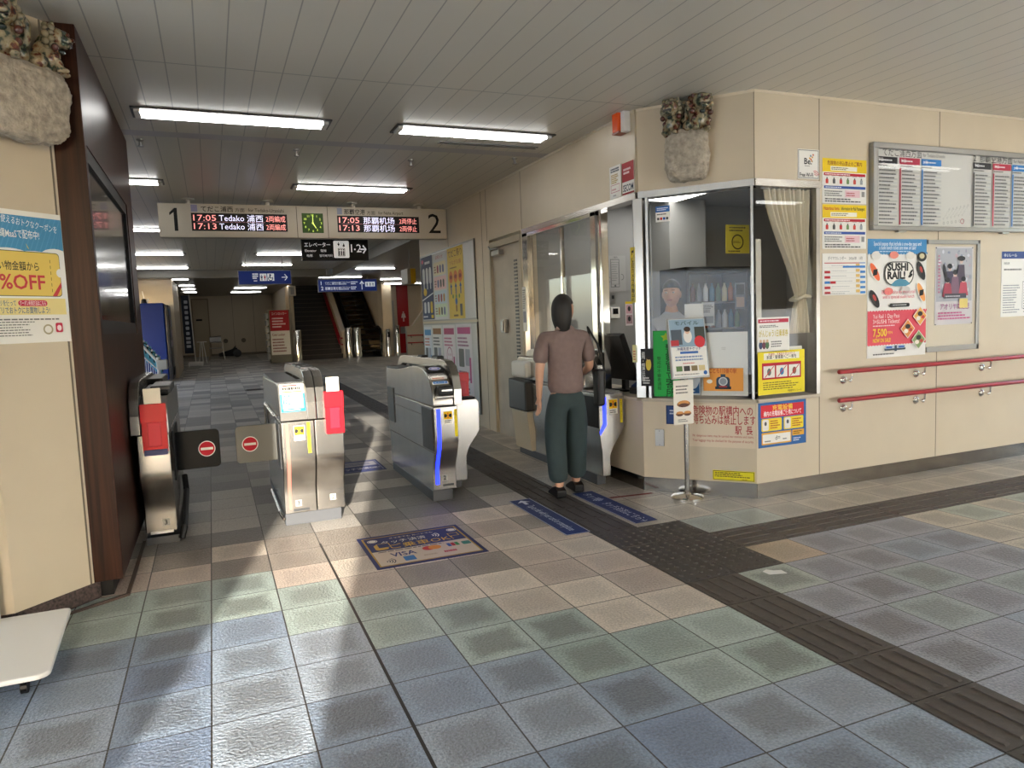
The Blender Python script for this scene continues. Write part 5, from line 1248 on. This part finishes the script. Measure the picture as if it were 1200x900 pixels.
# white rolling sign stand
t = thing('sign_stand', 'white rolling sign stand with flat base at the left edge', 'sign stand', (-.9, -.75, 0))
b = MB(); q = []
for cx, cy, a0, r in ((.26,-.36,-90,.05),(.24,.33,0,.03),(-.26,.33,90,.03),(-.26,-.36,180,.05)):
    for i in range(6): a = DEG(a0+18*i); q.append((cx+r*math.cos(a), cy+r*math.sin(a)))
b.prism(q, 'z', .085, .108).build('base_tray', M['white'], t, bevel=.008)
MB().prism([(-.30,.30),(-.02,.30),(-.02,.36),(-.30,.36)], 'z', .10, 1.55).build('upright_panel', M['white'], t, bevel=.012, seg=3)
MB().prism([(.25,.108),(.33,.13),(.33,.108)], 'x', -.28, -.02).build('rib', M['white'], t)
for x, y in ((.20,-.30),(.20,.28),(-.22,-.30),(-.22,.28)):
    b = MB().lathe([(.028,-.012),(.028,.012)], (x,y,.028), 14, 0, 'x').box(x-.018, x+.018, y-.012, y+.02, .045, .086); b.build('castor', M['black'], t)

# stone brackets with ceramic lion pairs
def glaze():
    m = bpy.data.materials.new('mottled_ceramic_glaze'); m.use_nodes = True
    nt = m.node_tree; b = nt.nodes['Principled BSDF']; b.inputs['Roughness'].default_value = .18; b.inputs['Coat Weight'].default_value = .5
    tc = nt.nodes.new('ShaderNodeTexCoord'); n = nt.nodes.new('ShaderNodeTexNoise'); n.inputs['Scale'].default_value = 16; n.inputs['Detail'].default_value = 3
    r = nt.nodes.new('ShaderNodeValToRGB'); r.color_ramp.interpolation = 'EASE'
    el = r.color_ramp.elements; el[0].position = .33; el[0].color = (*lin('#151f19'), 1); el[1].position = .44; el[1].color = (*lin('#857a60'), 1)
    for p, c in ((.39,'#3a4636'),(.50,'#958a6e'),(.555,'#8a7452'),(.60,'#5a2a1a'),(.70,'#38190f')):
        e = el.new(p); e.color = (*lin(c), 1)
    nt.links.new(tc.outputs['Object'], n.inputs['Vector']); nt.links.new(n.outputs['Fac'], r.inputs['Fac']); nt.links.new(r.outputs[0], b.inputs['Base Color'])
    return m
GL = glaze(); BRN = mat('brown_glaze', '#4f2418', .2, coat=.5); DKG = mat('dark_green_glaze', '#1c2b25', .2, coat=.5); CRM = mat('cream_glaze', '#7d735a', .2, coat=.5); HOLE = mat('dark_mouth', '#0a0605', .5)
def stone_bracket(label, w, h, d, loc, rz, seed):
    from mathutils import noise
    rnd = random.Random(seed); b = MB(); nu, nv = 130, 84; ph = [rnd.uniform(0, 6.3) for _ in range(8)]
    for i in range(nv+1):
        t = PI*i/nv
        for j in range(nu):
            a = 2*PI*j/nu
            def sg(v, e): return math.copysign(abs(v)**e, v)
            x = sg(math.sin(t)**.5*math.cos(a), .55); y = sg(math.sin(t)**.5*math.sin(a), .7); z = -sg(math.cos(t), .45)
            k = 1+.02*math.sin(3*x*2+ph[0])*math.cos(4*z+ph[1])+.02*math.sin(7*z+5*x+ph[2])+.012*math.sin(13*x+9*z+ph[3])
            tap = 1-(.20 if seed == 9 else .05)*max(0, -z)
            k += .055*(noise.noise(Vector((x*3+seed, y*3, z*3)))) + .045*noise.noise(Vector((x*7+seed, y*7, z*7))) + .04*abs(noise.noise(Vector((x*20, y*20+seed, z*20))))
            b.v.append((x*w/2*k*tap, min(y*d/2*k*tap, d*.42), z*h/2*k))
    for i in range(nv):
        for j in range(nu): b.f.append((i*nu+j, i*nu+(j+1)%nu, (i+1)*nu+(j+1)%nu, (i+1)*nu+j)); b.m.append(0)
    o = b.build('stone_bracket', M['stone'], None, loc, (0,0,rz), smooth=True)
    return tag(o, label, 'stone bracket', 'stone wall brackets')
def lion(label, loc, rz, k=1.0, open_mouth=True, lean=0.0):
    """guardian lion in mottled glaze; front is local -y"""
    t = thing('lion_statue', label, 'lion statue', loc, rz, 'ceramic guardian lions'); t.scale = (k, k, k); t.rotation_euler = (0, lean, rz)
    b = MB()
    b.ball((0,.03,.09),(.075,.08,.10),16,12).ball((0,-.01,.10),(.06,.05,.075),14,10)                 # trunk, chest
    for x in (-.045, .045): b.tube([(x,-.02,.10),(x,-.05,.05),(x,-.055,.0)], [.026,.021,.024], 10).ball((x,-.07,.012),(.026,.034,.017),10,8).ball((x*1.6,.06,.05),(.036,.055,.05),12,8)
    b.ball((0,-.04,.215),(.072,.062,.062),18,12).ball((0,-.095,.20),(.045,.035,.03),14,10).ball((0,-.09,.168),(.038,.03,.013),12,8)      # head, muzzle, jaw
    b.ball((0,-.078,.245),(.055,.03,.016),12,8)
    for x in (-.06, .06): b.ball((x,-.03,.272),(.018,.012,.026),10,8)
    b.tube([(.05,.06,.06),(.09,.07,.13),(.10,.06,.21),(.08,.04,.25)], [.022,.028,.024,.012], 10)
    body = b.build('body', GL, t, smooth=True)
    md = body.modifiers.new('r', 'REMESH'); md.mode = 'VOXEL'; md.voxel_size = .007; md.use_smooth_shade = True
    mb = MB(); rnd = random.Random(5)
    for i in range(26):
        a = 2*PI*i/13 + (i//13)*.2; rr = .078 + .008*(i//13)
        mb.ball((rr*math.cos(a), .0-.0*(i//13)+.03*(i//13)-.02, .205+rr*.95*math.sin(a)), rnd.uniform(.017,.025), 8, 6)
    mb.build('mane', CRM if open_mouth else GL, t, smooth=True)
    for x, z in ((-.07,.14),(.07,.14),(-.05,.09),(.06,.08)): MB().ball((x,-.035,z),.022,10,8).build('curl', BRN, t, smooth=True)
    for x in (-.028,.028): MB().ball((x,-.105,.236),.011,10,8).build('eye', BRN, t, smooth=True)
    MB().ball((0,-.128,.213),(.020,.012,.012),10,8).build('nose', BRN, t, smooth=True)
    MB().box(-.034,.034,-.126,-.08,.176,.190 if open_mouth else .181).build('mouth', HOLE, t)
    for cc in ((-.065,-.0,.235),(.067,0,.23),(0,-.06,.135)): MB().ball(cc,(.024,.026,.017),8,6).build('mane_tuft', DKG, t, smooth=True)
    return t
p = CA + CD*.405 + CN*.075
stone_bracket('pale rough stone bracket on the booth corner wall holding two ceramic lions', .32, .36, .16, (p.x, p.y, 2.605), CHAM, 4)
pr = p + CN*.022
q = pr - CD*.10; lion('mottled ceramic lion with open mouth on the booth stone bracket, left one', (q.x, q.y, 2.765), CHAM+DEG(-6), .90)
q = pr + CD*.095; lion('mottled ceramic lion turned aside on the booth stone bracket, right one', (q.x, q.y, 2.765), CHAM+DEG(32), .98, False, DEG(4))
d45 = Vector((.7071,.7071)); p = la - d45*.225 + ln*.085
stone_bracket('large rough stone bracket on the left cream wall above the coupon poster', .50, .36, .17, (p.x, p.y, 2.57), LEFTC, 9)
q = p + d45*.165 + ln*.03; lion('mottled ceramic lion at the outer end of left stone bracket near walnut pillar', (q.x, q.y, 2.735), LEFTC+DEG(50), .80)
q = p - d45*.06 + ln*.03; lion('mottled ceramic lion cut by the left picture edge on the stone bracket', (q.x, q.y, 2.735), LEFTC+DEG(-35), .95, False)

# ================================================================== FAR HALL
t = thing('vending_machine', 'large blue drinks vending machine beyond gate 3 seen from its side', 'vending machine', (-1.60, 15.05, .235))
MB().box(0, .68, 0, 1.0, .06, 1.93).build('cabinet', M['navy'], t, bevel=.03, seg=3)
MB().box(.68, .78, .04, .97, .06, 1.88).build('door', mat('dark_machine_front', '#16181f', .3), t, bevel=.02)
b = MB(); rnd = random.Random(2)
for r in range(4):
    for i in range(9): b.box(.78, .787, .09+.095*i, .16+.095*i, .85+.25*r, 1.02+.25*r, rnd.randrange(4))
b.build('product_panel', [mat('pack_a', '#c9ccd2', .3), mat('pack_b', '#3a6a9a', .3), mat('pack_c', '#8a3a3a', .3), mat('pack_d', '#4a4d52', .3)], t)
MB().box(.78, .80, .2, .8, .15, .35).build('delivery_flap', M['black'], t); MB().box(.05, .73, .05, .95, 0, .06).build('foot', M['dgrey'], t)
t = thing('traffic_cone', 'small dark object with thin white pole on top of the vending machine', 'object', (-1.36, 15.3, 2.165)); t.name = 'lamp_fitting'
MB().lathe([(.07,0),(.05,.10),(.03,.12)], n=12).build('body', M['black'], t); MB().tube([(.02,0,.05),(-.02,0,.3)], .012, 6).tube([(.05,.05,.0),(.10,.05,.12)], .02, 6).build('arm', M['white'], t)
# white rack with pale blue slings
t = thing('stroller_rack', 'white tubular rack with sloping rails in front of the blue vending machine', 'rack', (-1.12, 10.0, zf(10)))
wm = M['white']
MB().tube([(0,0,.25),(.0,0,1.15)], .026, 8).tube([(.30,0,.0),(.30,0,.85)], .028, 8).tube([(.0,.5,.2),(0,.5,1.15)], .015, 8).tube([(.30,.5,0),(.30,.5,.85)], .015, 8).build('post', wm, t)
MB().tube([(-.02,0,1.18),(.33,0,.72)], .022, 8).tube([(-.02,.5,1.18),(.33,.5,.72)], .014, 8).tube([(0,0,.95),(.31,0,.60)], .012, 8).build('sloping_rail', wm, t)
MB().box(.02, .30, 0, .5, .36, .39).box(.03, .29, .02, .48, .22, .25).build('tray', mat('pale_blue_tray', '#7fc0da', .4), t)
MB().box(.27, .45, -.04, .16, .62, .80).build('ticket_box', M['offwhite'], t, bevel=.02)
b = MB()
for i in range(8): b.tube([(.03+.035*i,.02,.39),(.03+.035*i,.02,.9-.045*i)], .006, 6)
b.build('wire', wm, t)
slg = None
for i in range(5):
    x = -1.105+.062*i; z = zf(10)+1.20-.085*i
    lab = ['topmost pale blue sling on the white rack, farthest left', 'second pale blue sling from the left on white rack', 'middle pale blue sling on the white rack', 'fourth pale blue sling from the left on white rack', 'lowest pale blue sling on the white rack, nearest its box'][i]
    if slg is None:
        slg = thing('sling_seat', lab, 'sling', (x, 10.03, z), 0, 'pale blue slings on the rack')
        MB().prism([(-.02,0),(.03,.02),(.085,-.26),(.045,-.36),(.02,-.30)], 'y', 0, .45).build('cloth', mat('pale_blue_cloth', '#6fc3dd', .6), slg)
        MB().tube([(0,0,.01),(.05,0,-.02),(.10,0,-.28)], .010, 6).build('edge_band', M['black'], slg); MB().ball((.01,0,.03),.022,8,6).build('cap', wm, slg)
    else: dup(slg, lab, (x, 10.03, z))
# banner, table, chair, folded cart
t = thing('banner_flag', 'dark navy vertical banner flag on a white water base by the column', 'banner', (-.42, 20.9, zf(20.9)))
MB().box(-.22, .22, -.16, .16, 0, .14).build('base', M['white'], t, bevel=.03)
MB().tube([(0,0,.1),(-.06,0,2.35),(-.30,0,2.37)], .014, 8).build('pole', wm, t)
s = Sheet(.26, 1.85, '#1c2233', .004)
for i in range(7): s.r(.3,.86-.09*i,.4,.055,'#b8bcc8',.2)
for i in range(3): s.r(.25,.10+.07*i,.5,.045,'#b8bcc8')
s.build('cloth', (-.30, .0, .42), 0, t)
t = thing('side_table', 'small white tall table in front of the banner and far door', 'table', (-.22, 22.3, zf(22.3)))
MB().lathe([(.16,.72),(.16,.74)], n=20).build('top', M['white'], t); 
for i in range(3):
    a = DEG(30+120*i); MB().tube([(.05*math.cos(a),.05*math.sin(a),.72),(.14*math.cos(a),.14*math.sin(a),0)], .014, 8).build('leg', wm, t)
t = thing('chair', 'silver tubular metal chair standing near the far back wall', 'chair', (.22, 24, zf(24)))
MB().tube([(-.24,-.22,0),(-.23,-.2,.62),(-.05,-.18,.66),(.2,-.18,.64),(.24,-.2,.62),(.26,-.22,0)], .016, 8).tube([(-.22,.2,0),(-.21,.2,.66),(-.2,.2,.84),(.2,.2,.86),(.21,.2,.66),(.28,.2,0)], .016, 8).build('frame', M['chrome'], t)
MB().box(-.22, .22, -.2, .2, .42, .445).build('seat', M['alu'], t, bevel=.01); MB().box(-.2, .2, .19, .21, .66, .84).build('backrest', M['alu'], t, bevel=.005)
t = thing('folded_trolley', 'black folded trolley with wheels lying on the floor by the back wall', 'trolley', (.72, 25.6, zf(25.6)))
MB().prism([(-.40,.05),(-.42,.16),(.05,.30),(.20,.38),(.28,.34),(.26,.10),(.1,.04)], 'y', -.16, .16).build('body', M['black'], t, bevel=.02)
for y in (-.19, .19): MB().lathe([(.13,-.03),(.15,-.02),(.15,.02),(.13,.03)], (.26,y,.15), 20, 0, 'y').lathe([(.06,-.035),(.06,.035)], (.26,y,.15), 14, 0, 'y').build('wheel', M['dgrey'], t)
MB().tube([(.1,-.1,.30),(.22,-.1,.42),(.22,.1,.42),(.1,.1,.30)], .014, 8).build('handle', M['black'], t)
for x, lab in ((.62, 'round wall outlet near the folded trolley, left one'), (1.30, 'round wall outlet on the back wall, right one')):
    t = thing('wall_outlet', lab, 'outlet', (x, 26.99, 1.02), 0, 'wall outlets on the back wall'); MB().lathe([(.09,-.02),(.09,0)], (0,0,0), 16, 0, 'y').build('plate', mat('bronze_plate', '#6a604f', .4), t)
# coin locker column with its sign
t = thing('coin_locker', 'coin locker column with red and white sign beside the dark stairs', 'coin locker', (1.84, 20.25, zf(20.25)))
MB().box(0, .68, .02, .62, 0, 1.72).build('cabinet', mat('locker_grey_green', '#6f6a58', .5), t, bevel=.01)
b = MB()
for i in range(7): b.box(-.08, 0, .05, .3, .12+.22*i, .30+.22*i); b.box(-.08, 0, .34, .6, .12+.22*i, .30+.22*i)
b.build('locker_door', M['alu'], t, bevel=.01)
s = Sheet(.60, 1.45, '#d8d3cb', .004)
s.r(0,.54,1,.46,'#a3222e'); s.t(.5,.90,.085,'コインロッカー','#e9d5d5','c',w=.46,bold=True); s.l(.12,.60,.7,.25,4,'#e2c3c5'); s.t(.08,.43,.075,'Coin Locker','#8a3a3a','l',w=.4,bold=True); s.l(.08,.05,.8,.33,5,'#8a5a5a')
s.build('sign_panel', (.04, .015, .26), 0, t)
# bollards
bol = thing('bollard', 'polished steel bollard at the foot of the stairs, beside the coin locker', 'bollard', (2.70, 20.10, zf(20.1)), 0, 'steel bollards')
MB().lathe([(.125,0),(.125,1.02),(.115,1.05),(.03,1.06)], n=20).build('post', M['chrome'], bol, smooth='auto')
dup(bol, 'polished steel bollard between stairs and escalator, left one of the pair', (4.42, 20.4, zf(20.4)))
dup(bol, 'polished steel bollard between stairs and escalator, right one of the pair', (4.66, 20.1, zf(20.1)))
b2 = thing('bollard', 'slim steel bollard with dark slot before the cream pillar', 'bollard', (6.02, 20.05, zf(20)), 0, 'steel bollards')
MB().lathe([(.08,0),(.08,1.06),(.07,1.08)], n=16).build('post', M['chrome'], b2, smooth='auto'); MB().box(-.03, .03, -.085, -.07, .80, .98).build('slot', M['black'], b2)
b3 = dup(b2, 'slim short steel bollard with dark slot against the cream pillar', (5.72, 20.15, zf(20)-.12))
# escalator
t = thing('escalator', 'black escalator rising between the stairs and the cream pillar', 'escalator', (4.60, 20.6, zf(20.6)))
def esc_side(x):
    MB().prism([(0,0),(0,.75),(.12,.92),(.35,1.0),(.9,1.0),(9.2,6.3),(9.2,5.2),(1.2,0)], 'x', x, x+.07).build('balustrade', mat('black_gloss', '#0c0c0e', .12), t)
    MB().tube([(x+.035,-.02,.5),(x+.035,-.06,.75),(x+.035,.06,.96),(x+.035,.35,1.04),(x+.035,.9,1.04),(x+.035,9.2,6.34)], .045, 8).build('handrail', M['black'], t)
esc_side(.02); esc_side(.92)
b = MB()
for i in range(26): b.box(.09, .92, .5+.3*i, .82+.3*i, -.02+.19*i, .03+.19*i)
b.box(.09, .92, .05, .6, 0, .02)
b.build('step', mat('escalator_step', '#2c2d30', .4, .6), t)
rr = thing('handrail', 'red handrail on the sloping wall beside the far stairs, upper one', 'handrail', (4.25, 20.8, .3), 0, 'stair handrails')
MB().tube([(0,0,.72),(0,.5,.72),(0,8.5,5.55)], .03, 8).build('rail', M['rail'], rr)
dup(rr, 'red handrail on the sloping wall beside the far stairs, lower one', (4.25, 20.8, .08))
for z, lab in ((1.02, 'red handrail on the low grey wall far right, upper one'), (.76, 'red handrail on the low grey wall far right, lower one')):
    t = thing('handrail', lab, 'handrail', (6.42, 20.25, z), 0, 'far grey wall handrails'); MB().tube([(0,0,0),(1.3,0,-.01)], .02, 8).build('rail', M['rail'], t)
    for x in (.12, .55): MB().tube([(x,0,0),(x+.03,.02,-.07),(x+.03,.06,-.08)], .012, 6).build('bracket', M['dgrey'], t)
t = thing('toilet_sign', 'tall dark red wall panel with white person symbol by the grey door', 'sign', (6.52, 21.93, .35))
MB().box(0, .42, 0, .06, 0, 2.5).build('panel', mat('deep_red_panel', '#a30f1a', .4), t)
s = Sheet(.3, .5, body=False); person_mark(s, .2, .1, .6, .8, '#d9c9c9'); s.p([(.2,.38),(.8,.38),(.65,.7),(.35,.7)],'#d9c9c9'); s.build('symbol', (.07, -.001, 1.12), 0, t)
MB().box(.08, .34, -.03, 0, .72, .98).build('plate', M['alu'], t)
t = thing('dome_camera', 'small dark dome camera on a bracket at the top of the stairs wall', 'camera', (2.66, 20.6, 2.5)); t['label'] = 'pale lamp box on the wall corner left of the stairs'; t['category'] = 'lamp'; t.name = 'wall_lamp'
MB().box(-.10, .12, -.12, 0, 0, .32).build('housing', M['offwhite'], t, bevel=.01); MB().box(-.05, .07, -.14, -.12, .04, .28).build('cover', M['alu'], t)
# small ceiling fittings
spr = thing('sprinkler', 'small dark sprinkler head beside the walnut pillar, near the grey ceiling band', 'sprinkler', (-.33, 2.35, CZ), 0, 'ceiling sprinklers')
MB().lathe([(.03,0),(.03,-.01),(.012,-.02),(.012,-.05),(.025,-.055),(.025,-.06)], n=12).build('head', M['steel_d'], spr, smooth='auto')
dup(spr, 'small sprinkler head above the left end of the departure board', (.92, 2.42, CZ)); dup(spr, 'small sprinkler head above the clock of the departure board', (2.02, 2.6, CZ)); dup(spr, 'small sprinkler head near the long ceiling slot by the office wall', (3.0, 2.3, CZ))
t = thing('slot_diffuser', 'thin dark slot diffuser in the ceiling behind the second light', 'vent', (2.1, 1.86, CZ)); MB().box(0, .92, -.02, .02, -.004, 0).build('slot', M['joint'], t); MB().box(-.02, .94, -.035, -.02, -.007, 0).box(-.02, .94, .02, .035, -.007, 0).build('frame', refl_m, t)

# ================================================================== PEOPLE
def skin_body(name, pts, edges, m, parent, sub=2, smooth=True):
    """pts: list of (x,y,z,rx[,ry]); one continuous skinned surface"""
    me = bpy.data.meshes.new(name); me.from_pydata([p[:3] for p in pts], edges, [])
    o = bpy.data.objects.new(name, me); COL.objects.link(o); o.parent = parent
    md = o.modifiers.new('skin', 'SKIN'); md.use_smooth_shade = True; md.branch_smoothing = .6
    for i, p in enumerate(pts):
        v = me.skin_vertices[0].data[i]; v.radius = (p[3], p[4] if len(p) > 4 else p[3]); v.use_root = (i == 0)
    s2 = o.modifiers.new('sub', 'SUBSURF'); s2.levels = sub; s2.render_levels = sub
    me.materials.append(m); return o
SKIN = mat('skin', '#c99c82', .5); HAIR = mat('dark_hair', '#120e0c', .62, bump=.3, bscale=120, stretch=(1,1,.1))
def hand_chain(pts, edges, wrist, direction, side, palm=.085, curl=.35, down=Vector((0,0,-1)), r=1.0):
    """adds palm and five fingers to a skin skeleton; wrist = vertex index; direction = palm direction; side = towards the thumb"""
    w = Vector(pts[wrist][:3]); d = direction.normalized(); s = side.normalized(); n = d.cross(s).normalized()
    c = w + d*palm*.55; pts.append((*c, .024*r, .016*r)); ci = len(pts)-1; edges.append((wrist, ci))
    for k, (off, ln_) in enumerate(((.028,.068),(.010,.076),(-.009,.070),(-.026,.054))):
        base = w + d*palm + s*off; prev = ci; p = base; dd = d.copy()
        pts.append((*p, .0095*r, .0095*r)); edges.append((prev, len(pts)-1)); prev = len(pts)-1
        for seg in range(3):
            dd = (dd + n*curl*(.7+.2*seg)).normalized(); p = p + dd*ln_*(.45, .32, .23)[seg]
            pts.append((*p, (.0088, .008, .0065)[seg]*r, (.0088, .008, .0065)[seg]*r)); edges.append((prev, len(pts)-1)); prev = len(pts)-1
    p = w + d*.025 + s*.026; pts.append((*p, .012*r, .012*r)); edges.append((ci, len(pts)-1)); prev = len(pts)-1
    for a in (.032, .026):
        p = p + (d*.8 + s*.5 + n*curl*.6).normalized()*a; pts.append((*p, .009*r, .009*r)); edges.append((prev, len(pts)-1)); prev = len(pts)-1
def head_parts(t, c, yaw, k=1.0, hair='long', lift=0.0, face=SKIN):
    """head with face; front is local -y turned by yaw"""
    R = Matrix.Rotation(yaw, 4, 'Z')
    h = bpy.data.objects.new('head_root', None)
    b = MB(); nu, nv = 28, 22
    for i in range(nv+1):
        th = PI*i/nv
        for j in range(nu):
            a = 2*PI*j/nu; x = math.sin(th)*math.cos(a); y = math.sin(th)*math.sin(a); z = -math.cos(th)
            w = .074*(1-.22*max(0,-z)**1.5); d = .096*(1-.10*max(0,-z)); fz = z*.118
            yy = y*d
            if y < 0:
                front = max(0, 1-abs(x)*3.2)
                yy -= .018*math.exp(-((fz+.012)/.020)**2)*front**2          # nose
                yy -= .008*math.exp(-((fz+.052)/.012)**2)*max(0,1-abs(x)*2.2)   # lips
                yy -= .010*math.exp(-((fz+.095)/.02)**2)*max(0,1-abs(x)*2)      # chin
                for ex in (-.42, .42): yy += .010*math.exp(-((x-ex)/.16)**2-((fz-.012)/.014)**2)  # eye sockets
            b.v.append((x*w, yy, fz))
    for i in range(nv):
        for j in range(nu): b.f.append((i*nu+j, i*nu+(j+1)%nu, (i+1)*nu+(j+1)%nu, (i+1)*nu+j)); b.m.append(0)
    for s in (-1, 1): b.ball((s*.074,.008,-.005),(.010,.020,.030),10,8)
    M4 = Matrix.Translation(Vector(c)) @ R @ Matrix.Scale(k, 4)
    def put(bb, name, m):
        bb.v = [tuple(M4 @ Vector(v)) for v in bb.v]; return bb.build(name, m, t, smooth=True)
    put(b, 'head', face)
    e = MB()
    for s in (-1, 1): e.ball((s*.030,-.082,.012),(.012,.008,.008),10,8)
    put(e, 'eye', mat('eye_white', '#e8e4de', .2))
    e = MB()
    for s in (-1, 1): e.ball((s*.030,-.0885,.012),(.0055,.003,.0055),8,6).box(s*.030-.014, s*.030+.014, -.094, -.086, .030, .034)
    put(e, 'brow', HAIR)
    put(MB().ball((0,-.096,-.052),(.022,.006,.007),12,8), 'mouth', mat('lips', '#9a5a50', .4))
    hb = MB(); nu, nv = 28, 16
    o = len(hb.v)
    for i in range(nv+1):
        th = PI*i/nv
        for j in range(nu):
            a = 2*PI*j/nu; x = math.sin(th)*math.cos(a); y = math.sin(th)*math.sin(a); z = math.cos(th)
            X, Y_, Zz = x*.084, y*.106+.008, z*.125+.006
            if y < -.15:                               # hairline: pull the front below the brow back into the skull
                if z < .38: Y_ = y*.05+.02; X *= .80
            if hair == 'short' and z < -.15: Zz = -.02-.03*(-z-.15); X *= .92; Y_ *= .92
            if hair == 'long' and z < 0 and y > -.2: Zz = -.0 + z*.20; X *= 1.02; 
            hb.v.append((X, Y_, Zz))
    for i in range(nv):
        for j in range(nu): hb.f.append((o+i*nu+j, o+i*nu+(j+1)%nu, o+(i+1)*nu+(j+1)%nu, o+(i+1)*nu+j)); hb.m.append(0)
    put(hb, 'hair', HAIR)
    bpy.data.objects.remove(h)

# woman walking through the gate aisle, back to the camera, head turned to the right
P = thing('person', 'woman in taupe top and dark teal trousers walking through the gate beside the counter', 'person', (2.66, .66, .0145), DEG(-6))
top_m = mat('taupe_knit', '#766460', .85, noise=.08, nscale=30); trou = mat('dark_teal_cloth', '#2c3b3d', .85, noise=.08, nscale=20)
pts = [(0,0,.86,.115,.09),(0,0,.98,.105,.085),(0,.005,1.12,.12,.09),(0,.01,1.24,.13,.085),(0,.01,1.315,.085,.065),(0,.005,1.36,.048,.045),(0,-.0,1.41,.045,.045)]
ed = [(0,1),(1,2),(2,3),(3,4),(4,5),(5,6)]
def leg(x, hip, knee, ank, toe):
    i = len(pts); pts.extend([(*hip,.085),(*knee,.055),(*ank,.038),(*toe,.030,.022)]); ed.extend([(0,i),(i,i+1),(i+1,i+2),(i+2,i+3)])
leg(-1, (-.085,0,.80), (-.09,.02,.46), (-.09,-.03,.085), (-.10,.10,.03)); leg(1, (.085,0,.80), (.10,.07,.46), (.10,.10,.08), (.11,.23,.03))
def arm(sh, el, wr): 
    i = len(pts); pts.extend([(*sh,.052),(*el,.038),(*wr,.024)]); ed.extend([(3,i),(i,i+1),(i+1,i+2)]); return i+2
wl = arm((-.165,.01,1.27), (-.215,.0,1.02), (-.205,.06,.80)); hand_chain(pts, ed, wl, Vector((.03,.10,-1)), Vector((.0,1,.1)), curl=-.30)
wr = arm((.165,.01,1.27), (.225,.03,1.02), (.20,.22,.93)); hand_chain(pts, ed, wr, Vector((.1,1,-.05)), Vector((-1,.1,.3)), curl=.30)
skin_body('body', pts, ed, SKIN, P)
tp = [(0,0,.79,.165,.13),(0,0,.92,.158,.125),(0,.005,1.10,.158,.118),(0,.01,1.23,.155,.105),(0,.01,1.325,.105,.082),(0,.008,1.37,.066,.062)]
te = [(0,1),(1,2),(2,3),(3,4),(4,5)]
tp += [(-.168,.01,1.275,.074),(-.212,.005,1.05,.064),(.168,.01,1.275,.074),(.220,.022,1.05,.064)]; te += [(3,6),(6,7),(3,8),(8,9)]
skin_body('top', tp, te, top_m, P)
tr = [(0,0,.90,.135,.105),(0,0,.82,.13,.105)]; trE = [(0,1)]
for hip, knee, ank in (((-.09,0,.74), (-.095,.02,.46), (-.095,-.03,.10)), ((.09,.0,.74), (.105,.065,.46), (.105,.095,.10))):
    i = len(tr); tr += [(*hip,.105),(*knee,.092),(*ank,.082)]; trE += [(1,i),(i,i+1),(i+1,i+2)]
skin_body('trousers', tr, trE, trou, P)
for (x, y) in ((-.095,.0),(.105,.125)):
    MB().prism([(-.09,0),(-.09,.06),(-.03,.085),(.03,.07),(.12,.03),(.14,0)], 'x', x-.042, x+.042).build('shoe', M['black'], P, loc=(0,y,.002), bevel=.012, seg=3)
head_parts(P, (0,-.0,1.475), DEG(125), 1.0, 'long')
b = MB().prism([(-.05,-.16),(.05,-.16),(.055,.14),(-.055,.14)], 'x', .25, .32); bag = b.build('bag', M['black'], P, loc=(0,.0,.86), bevel=.02, seg=3)
MB().tube([(.285,-.12,.98),(.26,-.05,1.2),(.20,.0,1.335),(.25,.06,1.2),(.285,.10,.98)], .009, 6).build('bag_strap', M['black'], P)

# staff member behind the booth glass
Q = thing('person', 'station staff member in pale grey shirt standing behind the booth glass', 'person', (3.94, 1.04, 0), DEG(-20))
shirt = mat('pale_grey_shirt', '#a9abb0', .8)
pts = [(0,0,.92,.13,.10),(0,0,1.06,.125,.095),(0,0,1.20,.14,.10),(0,0,1.33,.15,.095),(0,0,1.42,.09,.07),(0,0,1.47,.055,.055),(0,-.005,1.53,.052,.052)]
ed = [(0,1),(1,2),(2,3),(3,4),(4,5),(5,6)]
leg(-1, (-.09,0,.86), (-.09,0,.48), (-.09,.0,.09), (-.10,-.13,.035)); leg(1, (.09,0,.86), (.09,0,.48), (.09,.0,.09), (.10,-.13,.035))
wl = arm((-.19,0,1.36), (-.25,-.02,1.08), (-.17,-.20,.96)); hand_chain(pts, ed, wl, Vector((.4,-1,-.1)), Vector((.9,.3,.3)), curl=-.3)
wr = arm((.19,0,1.36), (.25,-.02,1.08), (.17,-.20,.96)); hand_chain(pts, ed, wr, Vector((-.4,-1,-.1)), Vector((-.9,.3,.3)), curl=.3)
skin_body('body', pts, ed, SKIN, Q)
tp = [(0,0,.92,.152,.118),(0,0,1.06,.145,.115),(0,0,1.20,.160,.118),(0,0,1.33,.165,.110),(0,0,1.42,.105,.085),(0,0,1.47,.066,.066),(-.19,0,1.355,.075),(-.235,-.01,1.16,.060),(-.25,-.02,1.08,.055),(-.19,-.16,.985,.042),(.19,0,1.355,.075),(.235,-.01,1.16,.060),(.25,-.02,1.08,.055),(.19,-.16,.985,.042)]
skin_body('shirt', tp, [(0,1),(1,2),(2,3),(3,4),(4,5),(3,6),(6,7),(7,8),(8,9),(3,10),(10,11),(11,12),(12,13)], shirt, Q)
tr = [(0,0,.95,.14,.11),(0,0,.88,.135,.11),(-.09,0,.78,.10),(-.09,0,.48,.08),(-.09,0,.10,.07),(.09,0,.78,.10),(.09,0,.48,.08),(.09,0,.10,.07)]
skin_body('trousers', tr, [(0,1),(1,2),(2,3),(3,4),(1,5),(5,6),(6,7)], mat('charcoal_trousers', '#26282c', .8), Q)
for x in (-.09, .09): MB().prism([(.09,0),(.09,.07),(.0,.085),(-.08,.06),(-.17,.03),(-.18,0)], 'x', x-.045, x+.045).build('shoe', M['black'], Q, loc=(0,0,.002), bevel=.012)
head_parts(Q, (0,-.01,1.605), DEG(-25), 1.04, 'short')
